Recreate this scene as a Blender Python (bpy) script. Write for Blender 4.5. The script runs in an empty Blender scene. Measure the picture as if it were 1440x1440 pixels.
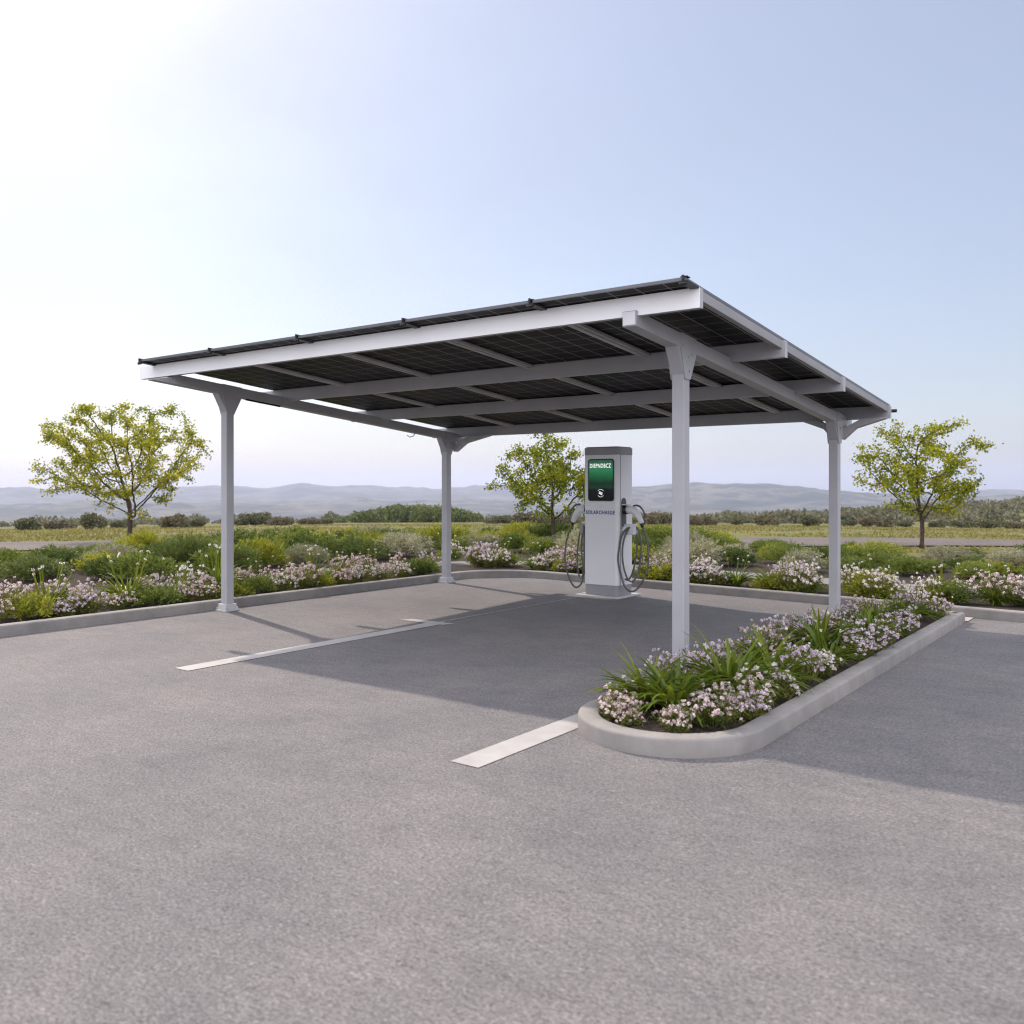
import bpy, math, random
import numpy as np
from mathutils import Vector, Matrix

S = bpy.context.scene
C = S.collection
R = math.radians
rnd = random.Random(11)

# ------------------------------------------------------------------ camera numbers
CAM = (3.322, -6.794, 1.5)
YAW = -0.639
FPX, HOR = 1269.5, 685.8            # in pixels of the 1440 px photograph
FW = np.array([math.sin(YAW), math.cos(YAW)])
RT = np.array([math.cos(YAW), -math.sin(YAW)])

def ground_at(px, dist):
    """world x, y of the spot seen at photo column px, dist metres ahead"""
    q = np.array(CAM[:2]) + dist * FW + (px - 720) / FPX * dist * RT
    return float(q[0]), float(q[1])

# ------------------------------------------------------------------ object helpers
def tag(o, label=None, cat=None, group=None, kind=None):
    if label: o['label'] = label
    if cat: o['category'] = cat
    if group: o['group'] = group
    if kind: o['kind'] = kind
    return o

def thing(name, label, cat, loc=(0, 0, 0), rotz=0, group=None, scale=None):
    o = bpy.data.objects.new(name, None)
    o.empty_display_size = 0.2
    C.objects.link(o)
    o.location = loc
    o.rotation_euler = (0, 0, rotz)
    if scale: o.scale = scale
    return tag(o, label, cat, group)

def link_mesh(name, me, parent=None):
    o = bpy.data.objects.new(name, me)
    C.objects.link(o)
    if parent: o.parent = parent
    return o

def copy_tree(o, parent=None):
    c = o.copy()
    C.objects.link(c)
    if parent: c.parent = parent
    for ch in [k for k in o.children]:
        copy_tree(ch, c)
    return c

ONES = ['zeroth', 'first', 'second', 'third', 'fourth', 'fifth', 'sixth', 'seventh', 'eighth', 'ninth', 'tenth', 'eleventh',
        'twelfth', 'thirteenth', 'fourteenth', 'fifteenth', 'sixteenth', 'seventeenth', 'eighteenth', 'nineteenth']
TENS = {2: ('twentieth', 'twenty'), 3: ('thirtieth', 'thirty'), 4: ('fortieth', 'forty'), 5: ('fiftieth', 'fifty')}
def nth(n):
    if n < 20: return ONES[n]
    t, u = divmod(n, 10)
    return TENS[t][0] if u == 0 else TENS[t][1] + '-' + ONES[u]

class MB:
    def __init__(s): s.v, s.f = [], []
    def add(s, vs, fs):
        k = len(s.v); s.v += [tuple(map(float, p)) for p in vs]; s.f += [tuple(i + k for i in f) for f in fs]
    def hexa(s, p):            # 8 points: bottom 4 ccw, top 4 ccw
        s.add(p, [(3, 2, 1, 0), (4, 5, 6, 7), (0, 1, 5, 4), (1, 2, 6, 5), (2, 3, 7, 6), (3, 0, 4, 7)])
    def box(s, x0, x1, y0, y1, z0, z1):
        s.hexa([(x0, y0, z0), (x1, y0, z0), (x1, y1, z0), (x0, y1, z0), (x0, y0, z1), (x1, y0, z1), (x1, y1, z1), (x0, y1, z1)])
    def slope(s, x0, x1, y0, y1, zf, h):   # box sheared along y, bottom at zf(y)
        a, b = zf(y0), zf(y1)
        s.hexa([(x0, y0, a), (x1, y0, a), (x1, y1, b), (x0, y1, b), (x0, y0, a + h), (x1, y0, a + h), (x1, y1, b + h), (x0, y1, b + h)])
    def prism(s, poly, fn, a, b):           # polygon (u,v) swept from w=a to w=b, fn(u,v,w)->xyz
        n = len(poly)
        s.add([fn(u, v, a) for u, v in poly] + [fn(u, v, b) for u, v in poly],
              [tuple(range(n))[::-1], tuple(range(n, 2 * n))] + [(i, (i + 1) % n, n + (i + 1) % n, n + i) for i in range(n)])
    def tube(s, pts, r, n=8, cap=True):
        pts = [Vector(p) for p in pts]; m = len(pts)
        rr = r if isinstance(r, (list, tuple)) else [r] * m
        vs, fs, ref = [], [], None
        for i, p in enumerate(pts):
            t = (pts[min(i + 1, m - 1)] - pts[max(i - 1, 0)]).normalized()
            if ref is None:
                ref = Vector((0, 0, 1)) if abs(t.z) < .9 else Vector((1, 0, 0))
            u = (ref - t * ref.dot(t)).normalized(); w = t.cross(u); ref = u
            for k in range(n):
                a = 2 * math.pi * k / n
                vs.append(p + (u * math.cos(a) + w * math.sin(a)) * rr[i])
        for i in range(m - 1):
            for k in range(n):
                fs.append((i * n + k, i * n + (k + 1) % n, (i + 1) * n + (k + 1) % n, (i + 1) * n + k))
        if cap: fs += [tuple(range(n))[::-1], tuple(range((m - 1) * n, m * n))]
        s.add(vs, fs)
    def build(s, name, mat, parent=None, smooth=False, bevel=0, org=(0, 0, 0)):
        me = bpy.data.meshes.new(name)
        me.from_pydata([(x - org[0], y - org[1], z - org[2]) for x, y, z in s.v], [], s.f)
        me.materials.append(mat)
        if smooth:
            me.polygons.foreach_set('use_smooth', [True] * len(me.polygons))
        me.update()
        o = link_mesh(name, me, parent)
        if bevel:
            b = o.modifiers.new('Bevel', 'BEVEL'); b.width = bevel; b.segments = 2; b.limit_method = 'ANGLE'; b.angle_limit = R(40)
        return o

def np_mesh(name, v, quads=None, tris=None, mat=None, smooth=False):
    me = bpy.data.meshes.new(name)
    nq = 0 if quads is None else len(quads); nt = 0 if tris is None else len(tris)
    me.vertices.add(len(v)); me.vertices.foreach_set('co', np.asarray(v, np.float32).ravel())
    loops = []; starts = []; k = 0
    if nq: loops.append(np.asarray(quads, np.int32).ravel()); starts.append(np.arange(nq) * 4); k = nq * 4
    if nt: loops.append(np.asarray(tris, np.int32).ravel()); starts.append(k + np.arange(nt) * 3)
    loops = np.concatenate(loops); starts = np.concatenate(starts).astype(np.int32)
    me.loops.add(len(loops)); me.loops.foreach_set('vertex_index', loops)
    me.polygons.add(nq + nt); me.polygons.foreach_set('loop_start', starts)
    if smooth: me.polygons.foreach_set('use_smooth', np.ones(nq + nt, bool))
    me.update(calc_edges=True); me.validate()
    if mat: me.materials.append(mat)
    return me

# ------------------------------------------------------------------ materials
def material(name):
    m = bpy.data.materials.new(name); m.use_nodes = True
    nt = m.node_tree; nt.nodes.clear()
    out = nt.nodes.new('ShaderNodeOutputMaterial')
    return m, nt, out

def N(nt, t, **kw):
    n = nt.nodes.new(t)
    for k, v in kw.items():
        if k in n.inputs: n.inputs[k].default_value = v
        else: setattr(n, k, v)
    return n

def ramp(nt, fac, stops):
    r = N(nt, 'ShaderNodeValToRGB')
    e = r.color_ramp.elements
    while len(e) < len(stops): e.new(.5)
    for el, (p, c) in zip(e, stops):
        el.position = p; el.color = (*c, 1) if len(c) == 3 else c
    nt.links.new(fac, r.inputs[0])
    return r.outputs[0]

def noise(nt, vec, scale, detail=4, rough=.55):
    n = N(nt, 'ShaderNodeTexNoise', Scale=scale, Detail=detail, Roughness=rough)
    if vec is not None: nt.links.new(vec, n.inputs['Vector'])
    return n.outputs['Fac']

def mixc(nt, fac, a, b, mode='MIX'):
    m = N(nt, 'ShaderNodeMix', data_type='RGBA', blend_type=mode)
    for val, i in ((fac, 0), (a, 6), (b, 7)):
        if hasattr(val, 'node'): nt.links.new(val, m.inputs[i])
        else: m.inputs[i].default_value = val if i == 0 else (*val, 1)
    return m.outputs[2]

def coords(nt, kind='Object'):
    return N(nt, 'ShaderNodeTexCoord').outputs[kind]

def world_pos(nt):
    return N(nt, 'ShaderNodeNewGeometry').outputs['Position']

def principled(nt, out, col, rough=.5, metal=0, bump=None, bstr=.2, bdist=.01, spec=.5):
    p = N(nt, 'ShaderNodeBsdfPrincipled', Roughness=rough if not hasattr(rough, 'node') else .5, Metallic=metal)
    p.inputs['Specular IOR Level'].default_value = spec
    if hasattr(col, 'node'): nt.links.new(col, p.inputs['Base Color'])
    else: p.inputs['Base Color'].default_value = (*col, 1)
    if hasattr(rough, 'node'): nt.links.new(rough, p.inputs['Roughness'])
    if bump is not None:
        b = N(nt, 'ShaderNodeBump', Strength=bstr, Distance=bdist)
        nt.links.new(bump, b.inputs['Height']); nt.links.new(b.outputs[0], p.inputs['Normal'])
    nt.links.new(p.outputs[0], out.inputs[0])
    return p

def paint(name, col, rough=.45, var=.06, metal=0.0):
    m, nt, out = material(name)
    pos = world_pos(nt)
    n = noise(nt, pos, 3.0, 5)
    c0 = tuple(x * (1 - var) for x in col); c1 = tuple(min(1, x * (1 + var)) for x in col)
    col_ = ramp(nt, n, [(.3, c0), (.7, c1)])
    fine = noise(nt, pos, 160, 2)
    principled(nt, out, col_, rough, metal, fine, .04, .002)
    return m

def leafy(name, stops, trans=.35, rough=.5, pos_scale=2.0):
    """leaf material: colour per leaf and per clump, some light through the leaf"""
    m, nt, out = material(name)
    g = N(nt, 'ShaderNodeNewGeometry')
    oi = N(nt, 'ShaderNodeObjectInfo')
    n = noise(nt, g.outputs['Position'], pos_scale, 2)
    a = N(nt, 'ShaderNodeMath', operation='MULTIPLY_ADD'); nt.links.new(g.outputs['Random Per Island'], a.inputs[0]); a.inputs[1].default_value = .55; 
    b = N(nt, 'ShaderNodeMath', operation='MULTIPLY_ADD'); nt.links.new(n, b.inputs[0]); b.inputs[1].default_value = .9; b.inputs[2].default_value = -.25
    nt.links.new(b.outputs[0], a.inputs[2])
    d = N(nt, 'ShaderNodeMath', operation='MULTIPLY_ADD'); nt.links.new(oi.outputs['Random'], d.inputs[0]); d.inputs[1].default_value = .25
    nt.links.new(a.outputs[0], d.inputs[2])
    col = ramp(nt, d.outputs[0], stops)
    p = N(nt, 'ShaderNodeBsdfPrincipled', Roughness=rough); nt.links.new(col, p.inputs['Base Color'])
    p.inputs['Specular IOR Level'].default_value = .3
    t = N(nt, 'ShaderNodeBsdfTranslucent')
    tc = mixc(nt, 1.0, col, (1.25, 1.15, .55), 'MULTIPLY'); nt.links.new(tc, t.inputs[0])
    mx = N(nt, 'ShaderNodeMixShader', Fac=trans)
    nt.links.new(p.outputs[0], mx.inputs[1]); nt.links.new(t.outputs[0], mx.inputs[2]); nt.links.new(mx.outputs[0], out.inputs[0])
    return m

M = {}
M['steel'] = paint('grey_painted_steel', (.385, .382, .400), .40)
M['steel_lite'] = paint('pale_steel_cap', (.68, .68, .70), .5)
M['white'] = paint('white_painted_steel', (.93, .93, .935), .22, .006)
M['galv'] = paint('aluminium_rail', (.45, .445, .44), .5, .1, .1)
M['rail_dark'] = paint('dull_side_rail', (.27, .265, .27), .5, .1)
M['black'] = paint('black_plastic', (.012, .012, .013), .45)
M['frame'] = paint('dark_anodised_frame', (.05, .05, .055), .35, .1, .6)
M['frame_edge'] = paint('grey_frame_edge', (.15, .15, .16), .35, .1, .5)
M['cab_white'] = paint('white_powder_coat', (.72, .72, .73), .36, .02)
M['cab_grey'] = paint('grey_powder_coat', (.27, .27, .28), .42, .04)
M['cab_dark'] = paint('dark_grey_recess', (.07, .075, .085), .5)
M['plate'] = paint('pale_base_plate', (.48, .48, .48), .5)
M['plug'] = paint('pale_grey_plug', (.68, .69, .71), .4, .03)
M['cable'] = paint('grey_rubber_cable', (.085, .09, .09), .45, .1)
M['blue_text'] = paint('dark_blue_lettering', (.02, .06, .22), .5)
M['screen_text'] = paint('lit_white_lettering', (.9, .92, .9), .5)
_p = M['screen_text'].node_tree.nodes['Principled BSDF']; _p.inputs['Emission Color'].default_value = (.9, 1, .93, 1); _p.inputs['Emission Strength'].default_value = .55
M['white_text'] = paint('white_lettering', (.85, .87, .85), .5)

def mk_asphalt():
    m, nt, out = material('worn_asphalt')
    pos = world_pos(nt)
    big = noise(nt, pos, .55, 5, .6)
    mid = noise(nt, pos, 6, 6, .7)
    grain = noise(nt, pos, 75, 3, .7)
    v = N(nt, 'ShaderNodeTexVoronoi', Scale=85.0); nt.links.new(pos, v.inputs['Vector'])
    stone = ramp(nt, v.outputs['Color'], [(.0, (.10, .098, .10)), (.45, (.25, .24, .235)), (.85, (.37, .35, .34)), (1, (.56, .53, .51))])
    base = ramp(nt, mid, [(.25, (.20, .195, .196)), (.5, (.275, .263, .259)), (.75, (.36, .342, .333))])
    c = mixc(nt, .55, base, stone)
    c = mixc(nt, .55, c, ramp(nt, grain, [(.3, (.11, .108, .108)), (.52, (.28, .27, .266)), (.72, (.48, .455, .44))]))
    c = mixc(nt, 1.0, c, ramp(nt, big, [(.3, (.84, .85, .88)), (.7, (1.12, 1.09, 1.06))]), 'MULTIPLY')
    # little dark fibres and pale flecks lying across the surface
    mp = N(nt, 'ShaderNodeMapping'); nt.links.new(pos, mp.inputs[0]); mp.inputs['Scale'].default_value = (1, 2.6, 1); mp.inputs['Rotation'].default_value = (0, 0, -.64)
    fib = noise(nt, mp.outputs[0], 16, 3, .7)
    c = mixc(nt, ramp(nt, fib, [(.58, (0, 0, 0)), (.70, (.7, .7, .7))]), c, (.12, .118, .12))
    fib2 = noise(nt, mp.outputs[0], 11, 4, .75)
    c = mixc(nt, ramp(nt, fib2, [(.60, (0, 0, 0)), (.72, (.6, .6, .6))]), c, (.50, .475, .46))
    dash = noise(nt, mp.outputs[0], 42, 4, .8)
    c = mixc(nt, 1.0, c, ramp(nt, dash, [(.34, (.55, .55, .57)), (.5, (1, 1, 1)), (.66, (1.4, 1.38, 1.36))]), 'MULTIPLY')
    mp2 = N(nt, 'ShaderNodeMapping'); nt.links.new(pos, mp2.inputs[0]); mp2.inputs['Scale'].default_value = (1, 4.2, 1); mp2.inputs['Rotation'].default_value = (0, 0, -.64)
    strk = noise(nt, mp2.outputs[0], 3.6, 5, .72)
    c = mixc(nt, 1.0, c, ramp(nt, strk, [(.33, (.89, .89, .90)), (.5, (1, 1, 1)), (.67, (1.09, 1.085, 1.075))]), 'MULTIPLY')
    patch = noise(nt, pos, 2.1, 6, .7)
    c = mixc(nt, 1.0, c, ramp(nt, patch, [(.34, (.90, .90, .915)), (.5, (1, 1, 1)), (.66, (1.07, 1.06, 1.05))]), 'MULTIPLY')
    spot = noise(nt, pos, .9, 2, .5)
    c = mixc(nt, ramp(nt, spot, [(.68, (0, 0, 0)), (.78, (.16, .16, .16))]), c, (.13, .128, .135))
    h = N(nt, 'ShaderNodeMath', operation='ADD'); nt.links.new(v.outputs['Distance'], h.inputs[0]); nt.links.new(grain, h.inputs[1])
    c = mixc(nt, 1.0, c, (.62, .622, .63), 'MULTIPLY')
    principled(nt, out, c, .82, 0, h.outputs[0], .55, .006, .3)
    return m
M['asphalt'] = mk_asphalt()

def mk_concrete(name, c0, c1):
    m, nt, out = material(name)
    pos = world_pos(nt)
    a = noise(nt, pos, 5, 7, .65); b = noise(nt, pos, 120, 3, .6); s = noise(nt, pos, 1.1, 4)
    col = ramp(nt, a, [(.3, c0), (.7, c1)])
    col = mixc(nt, 1, col, ramp(nt, s, [(.35, (.82, .82, .84)), (.65, (1.08, 1.06, 1.04))]), 'MULTIPLY')
    col = mixc(nt, ramp(nt, b, [(.62, (0, 0, 0)), (.8, (.5, .5, .5))]), col, tuple(x * .45 for x in c0))
    principled(nt, out, col, .8, 0, b, .25, .004, .3)
    return m
M['kerb'] = mk_concrete('kerb_concrete', (.215, .205, .195), (.29, .277, .265))
M['kerb_pale'] = mk_concrete('pale_pink_paving', (.40, .35, .33), (.50, .45, .43))

def mk_marking():
    m, nt, out = material('road_paint')
    pos = world_pos(nt)
    a = noise(nt, pos, 45, 4, .7); b = noise(nt, pos, 4, 4, .6)
    col = ramp(nt, b, [(.3, (.34, .327, .317)), (.7, (.43, .416, .402))])
    col = mixc(nt, ramp(nt, a, [(.60, (0, 0, 0)), (.74, (.55, .55, .55))]), col, (.26, .25, .245))
    principled(nt, out, col, .7, 0, a, .25, .003, .3)
    return m
M['marking'] = mk_marking()

def mk_worn():
    m, nt, out = material('worn_thin_line')
    pos = world_pos(nt)
    a = noise(nt, pos, 22, 4, .7)
    principled(nt, out, ramp(nt, a, [(.4, (.19, .19, .195)), (.62, (.42, .41, .41))]), .8, 0, a, .2, .003, .3)
    return m
M['worn'] = mk_worn()

def mk_soil():
    m, nt, out = material('bark_mulch_soil')
    pos = world_pos(nt)
    a = noise(nt, pos, 38, 5, .7); b = noise(nt, pos, 6, 3)
    v = N(nt, 'ShaderNodeTexVoronoi', Scale=45.0); nt.links.new(pos, v.inputs['Vector'])
    col = ramp(nt, a, [(.3, (.022, .018, .015)), (.55, (.062, .050, .040)), (.8, (.13, .105, .088))])
    col = mixc(nt, .4, col, ramp(nt, v.outputs['Color'], [(.2, (.03, .024, .02)), (.9, (.12, .10, .085))]))
    principled(nt, out, col, .95, 0, a, .9, .03, .1)
    return m
M['soil'] = mk_soil()

def mk_path():
    m, nt, out = material('grey_gravel_path')
    pos = world_pos(nt)
    a = noise(nt, pos, 40, 4, .7); b = noise(nt, pos, 1.5, 3)
    col = ramp(nt, a, [(.3, (.15, .146, .146)), (.7, (.26, .252, .248))])
    principled(nt, out, col, .9, 0, a, .4, .01, .2)
    return m
M['path'] = mk_path()
def mk_road():
    m, nt, out = material('country_road')
    pos = world_pos(nt)
    a = noise(nt, pos, 9, 5, .7); b = noise(nt, pos, .5, 4)
    col = ramp(nt, a, [(.3, (.10, .088, .084)), (.7, (.19, .168, .158))])
    col = mixc(nt, 1, col, ramp(nt, b, [(.3, (.8, .8, .82)), (.7, (1.15, 1.1, 1.05))]), 'MULTIPLY')
    principled(nt, out, col, .9, 0, a, .4, .01, .2)
    return m
M['road'] = mk_road()

def mk_field():
    m, nt, out = material('dry_meadow')
    pos = world_pos(nt)
    a = noise(nt, pos, .09, 5, .6); b = noise(nt, pos, 2.4, 5, .7); c = noise(nt, pos, .018, 3)
    col = ramp(nt, a, [(.35, (.075, .095, .028)), (.5, (.15, .15, .05)), (.62, (.22, .185, .095))])
    col = mixc(nt, .45, col, ramp(nt, b, [(.3, (.06, .075, .025)), (.7, (.24, .22, .10))]))
    principled(nt, out, col, .95, 0, b, .8, .12, .1)
    return m
M['field'] = mk_field()

def mk_hills():
    m, nt, out = material('hill_land')
    pos = world_pos(nt)
    a = noise(nt, pos, .0035, 6, .62); b = noise(nt, pos, .018, 4, .7)
    v = N(nt, 'ShaderNodeTexVoronoi', Scale=.004); nt.links.new(pos, v.inputs['Vector'])
    col = ramp(nt, a, [(.36, (.010, .016, .014)), (.47, (.028, .036, .028)), (.54, (.17, .155, .11)), (.60, (.016, .024, .018)), (.72, (.12, .115, .08))])
    col = mixc(nt, .35, col, ramp(nt, v.outputs['Color'], [(.2, (.025, .035, .025)), (.8, (.11, .10, .075))]))
    col = mixc(nt, ramp(nt, b, [(.55, (0, 0, 0)), (.68, (.7, .7, .7))]), col, (.03, .045, .03))
    principled(nt, out, col, .95, 0, spec=.1)
    return m
M['hills'] = mk_hills()

def mk_panel():
    """underside of a glass-glass module: near-black with thin pale wires between cells (object space)"""
    m, nt, out = material('panel_back_glass')
    tc = coords(nt)
    sp = N(nt, 'ShaderNodeSeparateXYZ'); nt.links.new(tc, sp.inputs[0])
    def lines(axis, step, w):
        d = N(nt, 'ShaderNodeMath', operation='DIVIDE'); nt.links.new(sp.outputs[axis], d.inputs[0]); d.inputs[1].default_value = step
        f = N(nt, 'ShaderNodeMath', operation='FRACT'); nt.links.new(d.outputs[0], f.inputs[0])
        l = N(nt, 'ShaderNodeMath', operation='LESS_THAN'); nt.links.new(f.outputs[0], l.inputs[0]); l.inputs[1].default_value = w
        return l.outputs[0]
    lx, ly = lines('X', .228, .045), lines('Y', .205, .035)
    mx = N(nt, 'ShaderNodeMath', operation='MAXIMUM'); nt.links.new(lx, mx.inputs[0]); nt.links.new(ly, mx.inputs[1])
    n = noise(nt, tc, 7, 5, .7)
    base = ramp(nt, n, [(.3, (.003, .003, .003)), (.7, (.009, .0085, .008))])
    col = mixc(nt, mx.outputs[0], base, (.26, .255, .25))
    principled(nt, out, col, .4, 0, spec=.05)
    return m
M['panel'] = mk_panel()

def mk_screen():
    """the charger's display: green picture over a black reader area, lit from inside"""
    m, nt, out = material('charger_display')
    tc = coords(nt)
    sp = N(nt, 'ShaderNodeSeparateXYZ'); nt.links.new(tc, sp.inputs[0])
    n = noise(nt, tc, 6, 3)
    ad = N(nt, 'ShaderNodeMath', operation='MULTIPLY_ADD'); nt.links.new(n, ad.inputs[0]); ad.inputs[1].default_value = .10
    nt.links.new(sp.outputs['Z'], ad.inputs[2])
    mr = N(nt, 'ShaderNodeMapRange'); nt.links.new(ad.outputs[0], mr.inputs[0])
    mr.inputs[1].default_value = -.29 + .05; mr.inputs[2].default_value = .29 + .05
    col = ramp(nt, mr.outputs[0], [(.0, (.003, .003, .003)), (.29, (.004, .006, .005)), (.33, (.012, .045, .022)), (.44, (.006, .035, .014)),
                                   (.60, (.012, .16, .055)), (.74, (.03, .25, .10)), (.86, (.045, .16, .09)), (1, (.03, .085, .055))])
    p = principled(nt, out, col, .16, 0, spec=.2)
    nt.links.new(col, p.inputs['Emission Color']); p.inputs['Emission Strength'].default_value = .35
    return m
M['screen'] = mk_screen()

def mk_bark():
    m, nt, out = material('tree_bark')
    pos = coords(nt)
    mp = N(nt, 'ShaderNodeMapping'); nt.links.new(pos, mp.inputs[0]); mp.inputs['Scale'].default_value = (1, 1, .25)
    a = noise(nt, mp.outputs[0], 30, 5, .7)
    principled(nt, out, ramp(nt, a, [(.3, (.035, .025, .02)), (.7, (.12, .09, .075))]), .9, 0, a, .6, .02, .1)
    return m
M['bark'] = mk_bark()

M['leaf_tree'] = leafy('spring_leaves', [(.1, (.07, .11, .012)), (.45, (.16, .21, .020)), (.72, (.31, .335, .028)), (1, (.44, .40, .05))], .64, .5, 1.6)
M['leaf_strap'] = leafy('strap_leaves', [(.1, (.055, .095, .012)), (.5, (.115, .175, .020)), (.9, (.21, .25, .035))], .4, .38, 3)
M['leaf_fine'] = leafy('fine_leaves', [(.1, (.060, .085, .018)), (.5, (.125, .155, .030)), (.9, (.22, .22, .055))], .3, .6, 4)
M['shrub_yellow'] = leafy('yellow_green_shoots', [(.1, (.055, .08, .010)), (.5, (.17, .205, .024)), (.9, (.36, .37, .05))], .4, .6, 1.5)
M['shrub_green'] = leafy('mid_green_shoots', [(.1, (.032, .056, .014)), (.5, (.10, .15, .03)), (.9, (.23, .27, .06))], .35, .6, 1.5)
M['shrub_dark'] = leafy('dark_green_shoots', [(.1, (.035, .060, .016)), (.5, (.075, .115, .028)), (.9, (.14, .17, .05))], .3, .6, 1.5)
M['shrub_silver'] = leafy('silver_shoots', [(.1, (.12, .135, .09)), (.5, (.24, .25, .18)), (.9, (.40, .39, .30))], .3, .7, 1.5)
M['bush_far'] = leafy('far_bush_leaves', [(.1, (.042, .050, .026)), (.5, (.088, .096, .046)), (.9, (.16, .15, .08))], .2, .7, .4)
M['bush_brown'] = leafy('brown_bush_leaves', [(.1, (.065, .056, .034)), (.5, (.12, .105, .065)), (.9, (.19, .165, .10))], .2, .7, .4)
M['wood_hazed'] = leafy('hazed_wood_leaves', [(.1, (.075, .08, .05)), (.5, (.125, .13, .085)), (.9, (.20, .19, .12))], .2, .8, .05)  # leaf tones lightened so distance haze is mixed into the colour
M['wood'] = leafy('wood_leaves', [(.1, (.04, .065, .02)), (.5, (.09, .125, .038)), (.9, (.17, .19, .065))], .2, .7, .06)
M['grass'] = leafy('meadow_grass', [(.1, (.085, .095, .024)), (.5, (.18, .17, .055)), (.9, (.29, .245, .115))], .35, .7, .25)

def petals(name, stops):
    m, nt, out = material(name)
    g = N(nt, 'ShaderNodeNewGeometry')
    n = noise(nt, g.outputs['Position'], 7, 2)
    a = N(nt, 'ShaderNodeMath', operation='MULTIPLY_ADD'); nt.links.new(g.outputs['Random Per Island'], a.inputs[0]); a.inputs[1].default_value = .5
    b = N(nt, 'ShaderNodeMath', operation='MULTIPLY_ADD'); nt.links.new(n, b.inputs[0]); b.inputs[1].default_value = 1.2; b.inputs[2].default_value = -.35
    nt.links.new(b.outputs[0], a.inputs[2])
    col = ramp(nt, a.outputs[0], stops)
    p = N(nt, 'ShaderNodeBsdfPrincipled', Roughness=.7); nt.links.new(col, p.inputs['Base Color']); p.inputs['Specular IOR Level'].default_value = .2
    t = N(nt, 'ShaderNodeBsdfTranslucent'); nt.links.new(col, t.inputs[0])
    mx = N(nt, 'ShaderNodeMixShader', Fac=.3)
    nt.links.new(p.outputs[0], mx.inputs[1]); nt.links.new(t.outputs[0], mx.inputs[2]); nt.links.new(mx.outputs[0], out.inputs[0])
    return m
M['pet_pink'] = petals('pink_petals', [(.1, (.50, .35, .39)), (.5, (.72, .58, .59)), (.9, (.84, .78, .74))])
M['pet_white'] = petals('white_petals', [(.1, (.60, .50, .52)), (.5, (.80, .74, .72)), (.9, (.86, .84, .80))])
M['pet_lilac'] = petals('lilac_petals', [(.1, (.50, .38, .46)), (.5, (.66, .55, .62)), (.9, (.80, .75, .77))])

# ------------------------------------------------------------------ light and sky
SUNV = Vector((-1.03, .31, 1.0)).normalized()      # towards the sun
sun_el = math.asin(SUNV.z)
w = bpy.data.worlds.new('World'); S.world = w; w.use_nodes = True
nt = w.node_tree
bg = nt.nodes['Background']
sky = nt.nodes.new('ShaderNodeTexSky'); sky.sky_type = 'NISHITA'; sky.sun_disc = False
sky.sun_elevation = sun_el
sky.sun_rotation = math.atan2(SUNV.x, SUNV.y)
sky.air_density = 1.0; sky.dust_density = 1.6; sky.ozone_density = 1.0; sky.altitude = 50
# thin milky veil over the clear sky, plus an unseen bright cloud added behind the camera to fill front faces
tcw = nt.nodes.new('ShaderNodeTexCoord')
def wnode(op, a, b=None, c=None):
    n = nt.nodes.new('ShaderNodeMath'); n.operation = op
    for k, v in enumerate((a, b, c)):
        if v is None: continue
        if hasattr(v, 'node'): nt.links.new(v, n.inputs[k])
        else: n.inputs[k].default_value = v
    return n.outputs[0]
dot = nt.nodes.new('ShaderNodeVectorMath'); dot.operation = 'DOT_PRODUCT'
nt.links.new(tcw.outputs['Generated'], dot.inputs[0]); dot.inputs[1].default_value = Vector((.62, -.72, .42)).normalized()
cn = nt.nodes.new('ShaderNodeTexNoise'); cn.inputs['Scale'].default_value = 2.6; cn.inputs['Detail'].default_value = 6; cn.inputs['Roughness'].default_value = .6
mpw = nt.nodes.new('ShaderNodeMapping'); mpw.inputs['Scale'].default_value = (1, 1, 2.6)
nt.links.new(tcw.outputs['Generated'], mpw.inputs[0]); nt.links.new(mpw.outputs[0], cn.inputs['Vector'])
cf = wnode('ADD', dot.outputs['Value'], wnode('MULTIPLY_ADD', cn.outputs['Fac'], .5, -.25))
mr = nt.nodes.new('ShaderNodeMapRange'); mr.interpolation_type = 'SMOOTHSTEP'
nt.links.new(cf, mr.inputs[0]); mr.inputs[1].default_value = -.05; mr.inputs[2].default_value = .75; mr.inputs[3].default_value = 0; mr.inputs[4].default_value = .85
vf = wnode('MULTIPLY_ADD', cn.outputs['Fac'], .30, .38)
veil = nt.nodes.new('ShaderNodeMix'); veil.data_type = 'RGBA'; nt.links.new(vf, veil.inputs[0])
veil.inputs[7].default_value = (3.0, 3.12, 3.85, 1)
nt.links.new(sky.outputs[0], veil.inputs[6])
fill_cloud = nt.nodes.new('ShaderNodeMix'); fill_cloud.data_type = 'RGBA'; nt.links.new(mr.outputs[0], fill_cloud.inputs[0])
nt.links.new(veil.outputs[2], fill_cloud.inputs[6]); fill_cloud.inputs[7].default_value = (14.0, 13.8, 14.8, 1)
nt.links.new(fill_cloud.outputs[2], bg.inputs[0]); bg.inputs[1].default_value = .148

sl = bpy.data.lights.new('sun', 'SUN'); sl.energy = 3.4; sl.angle = R(.9); sl.color = (1, .87, .74)
so = bpy.data.objects.new('sun', sl); C.objects.link(so)
so.rotation_euler = SUNV.to_track_quat('Z', 'Y').to_euler(); so.location = (-30, 8, 30)

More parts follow.
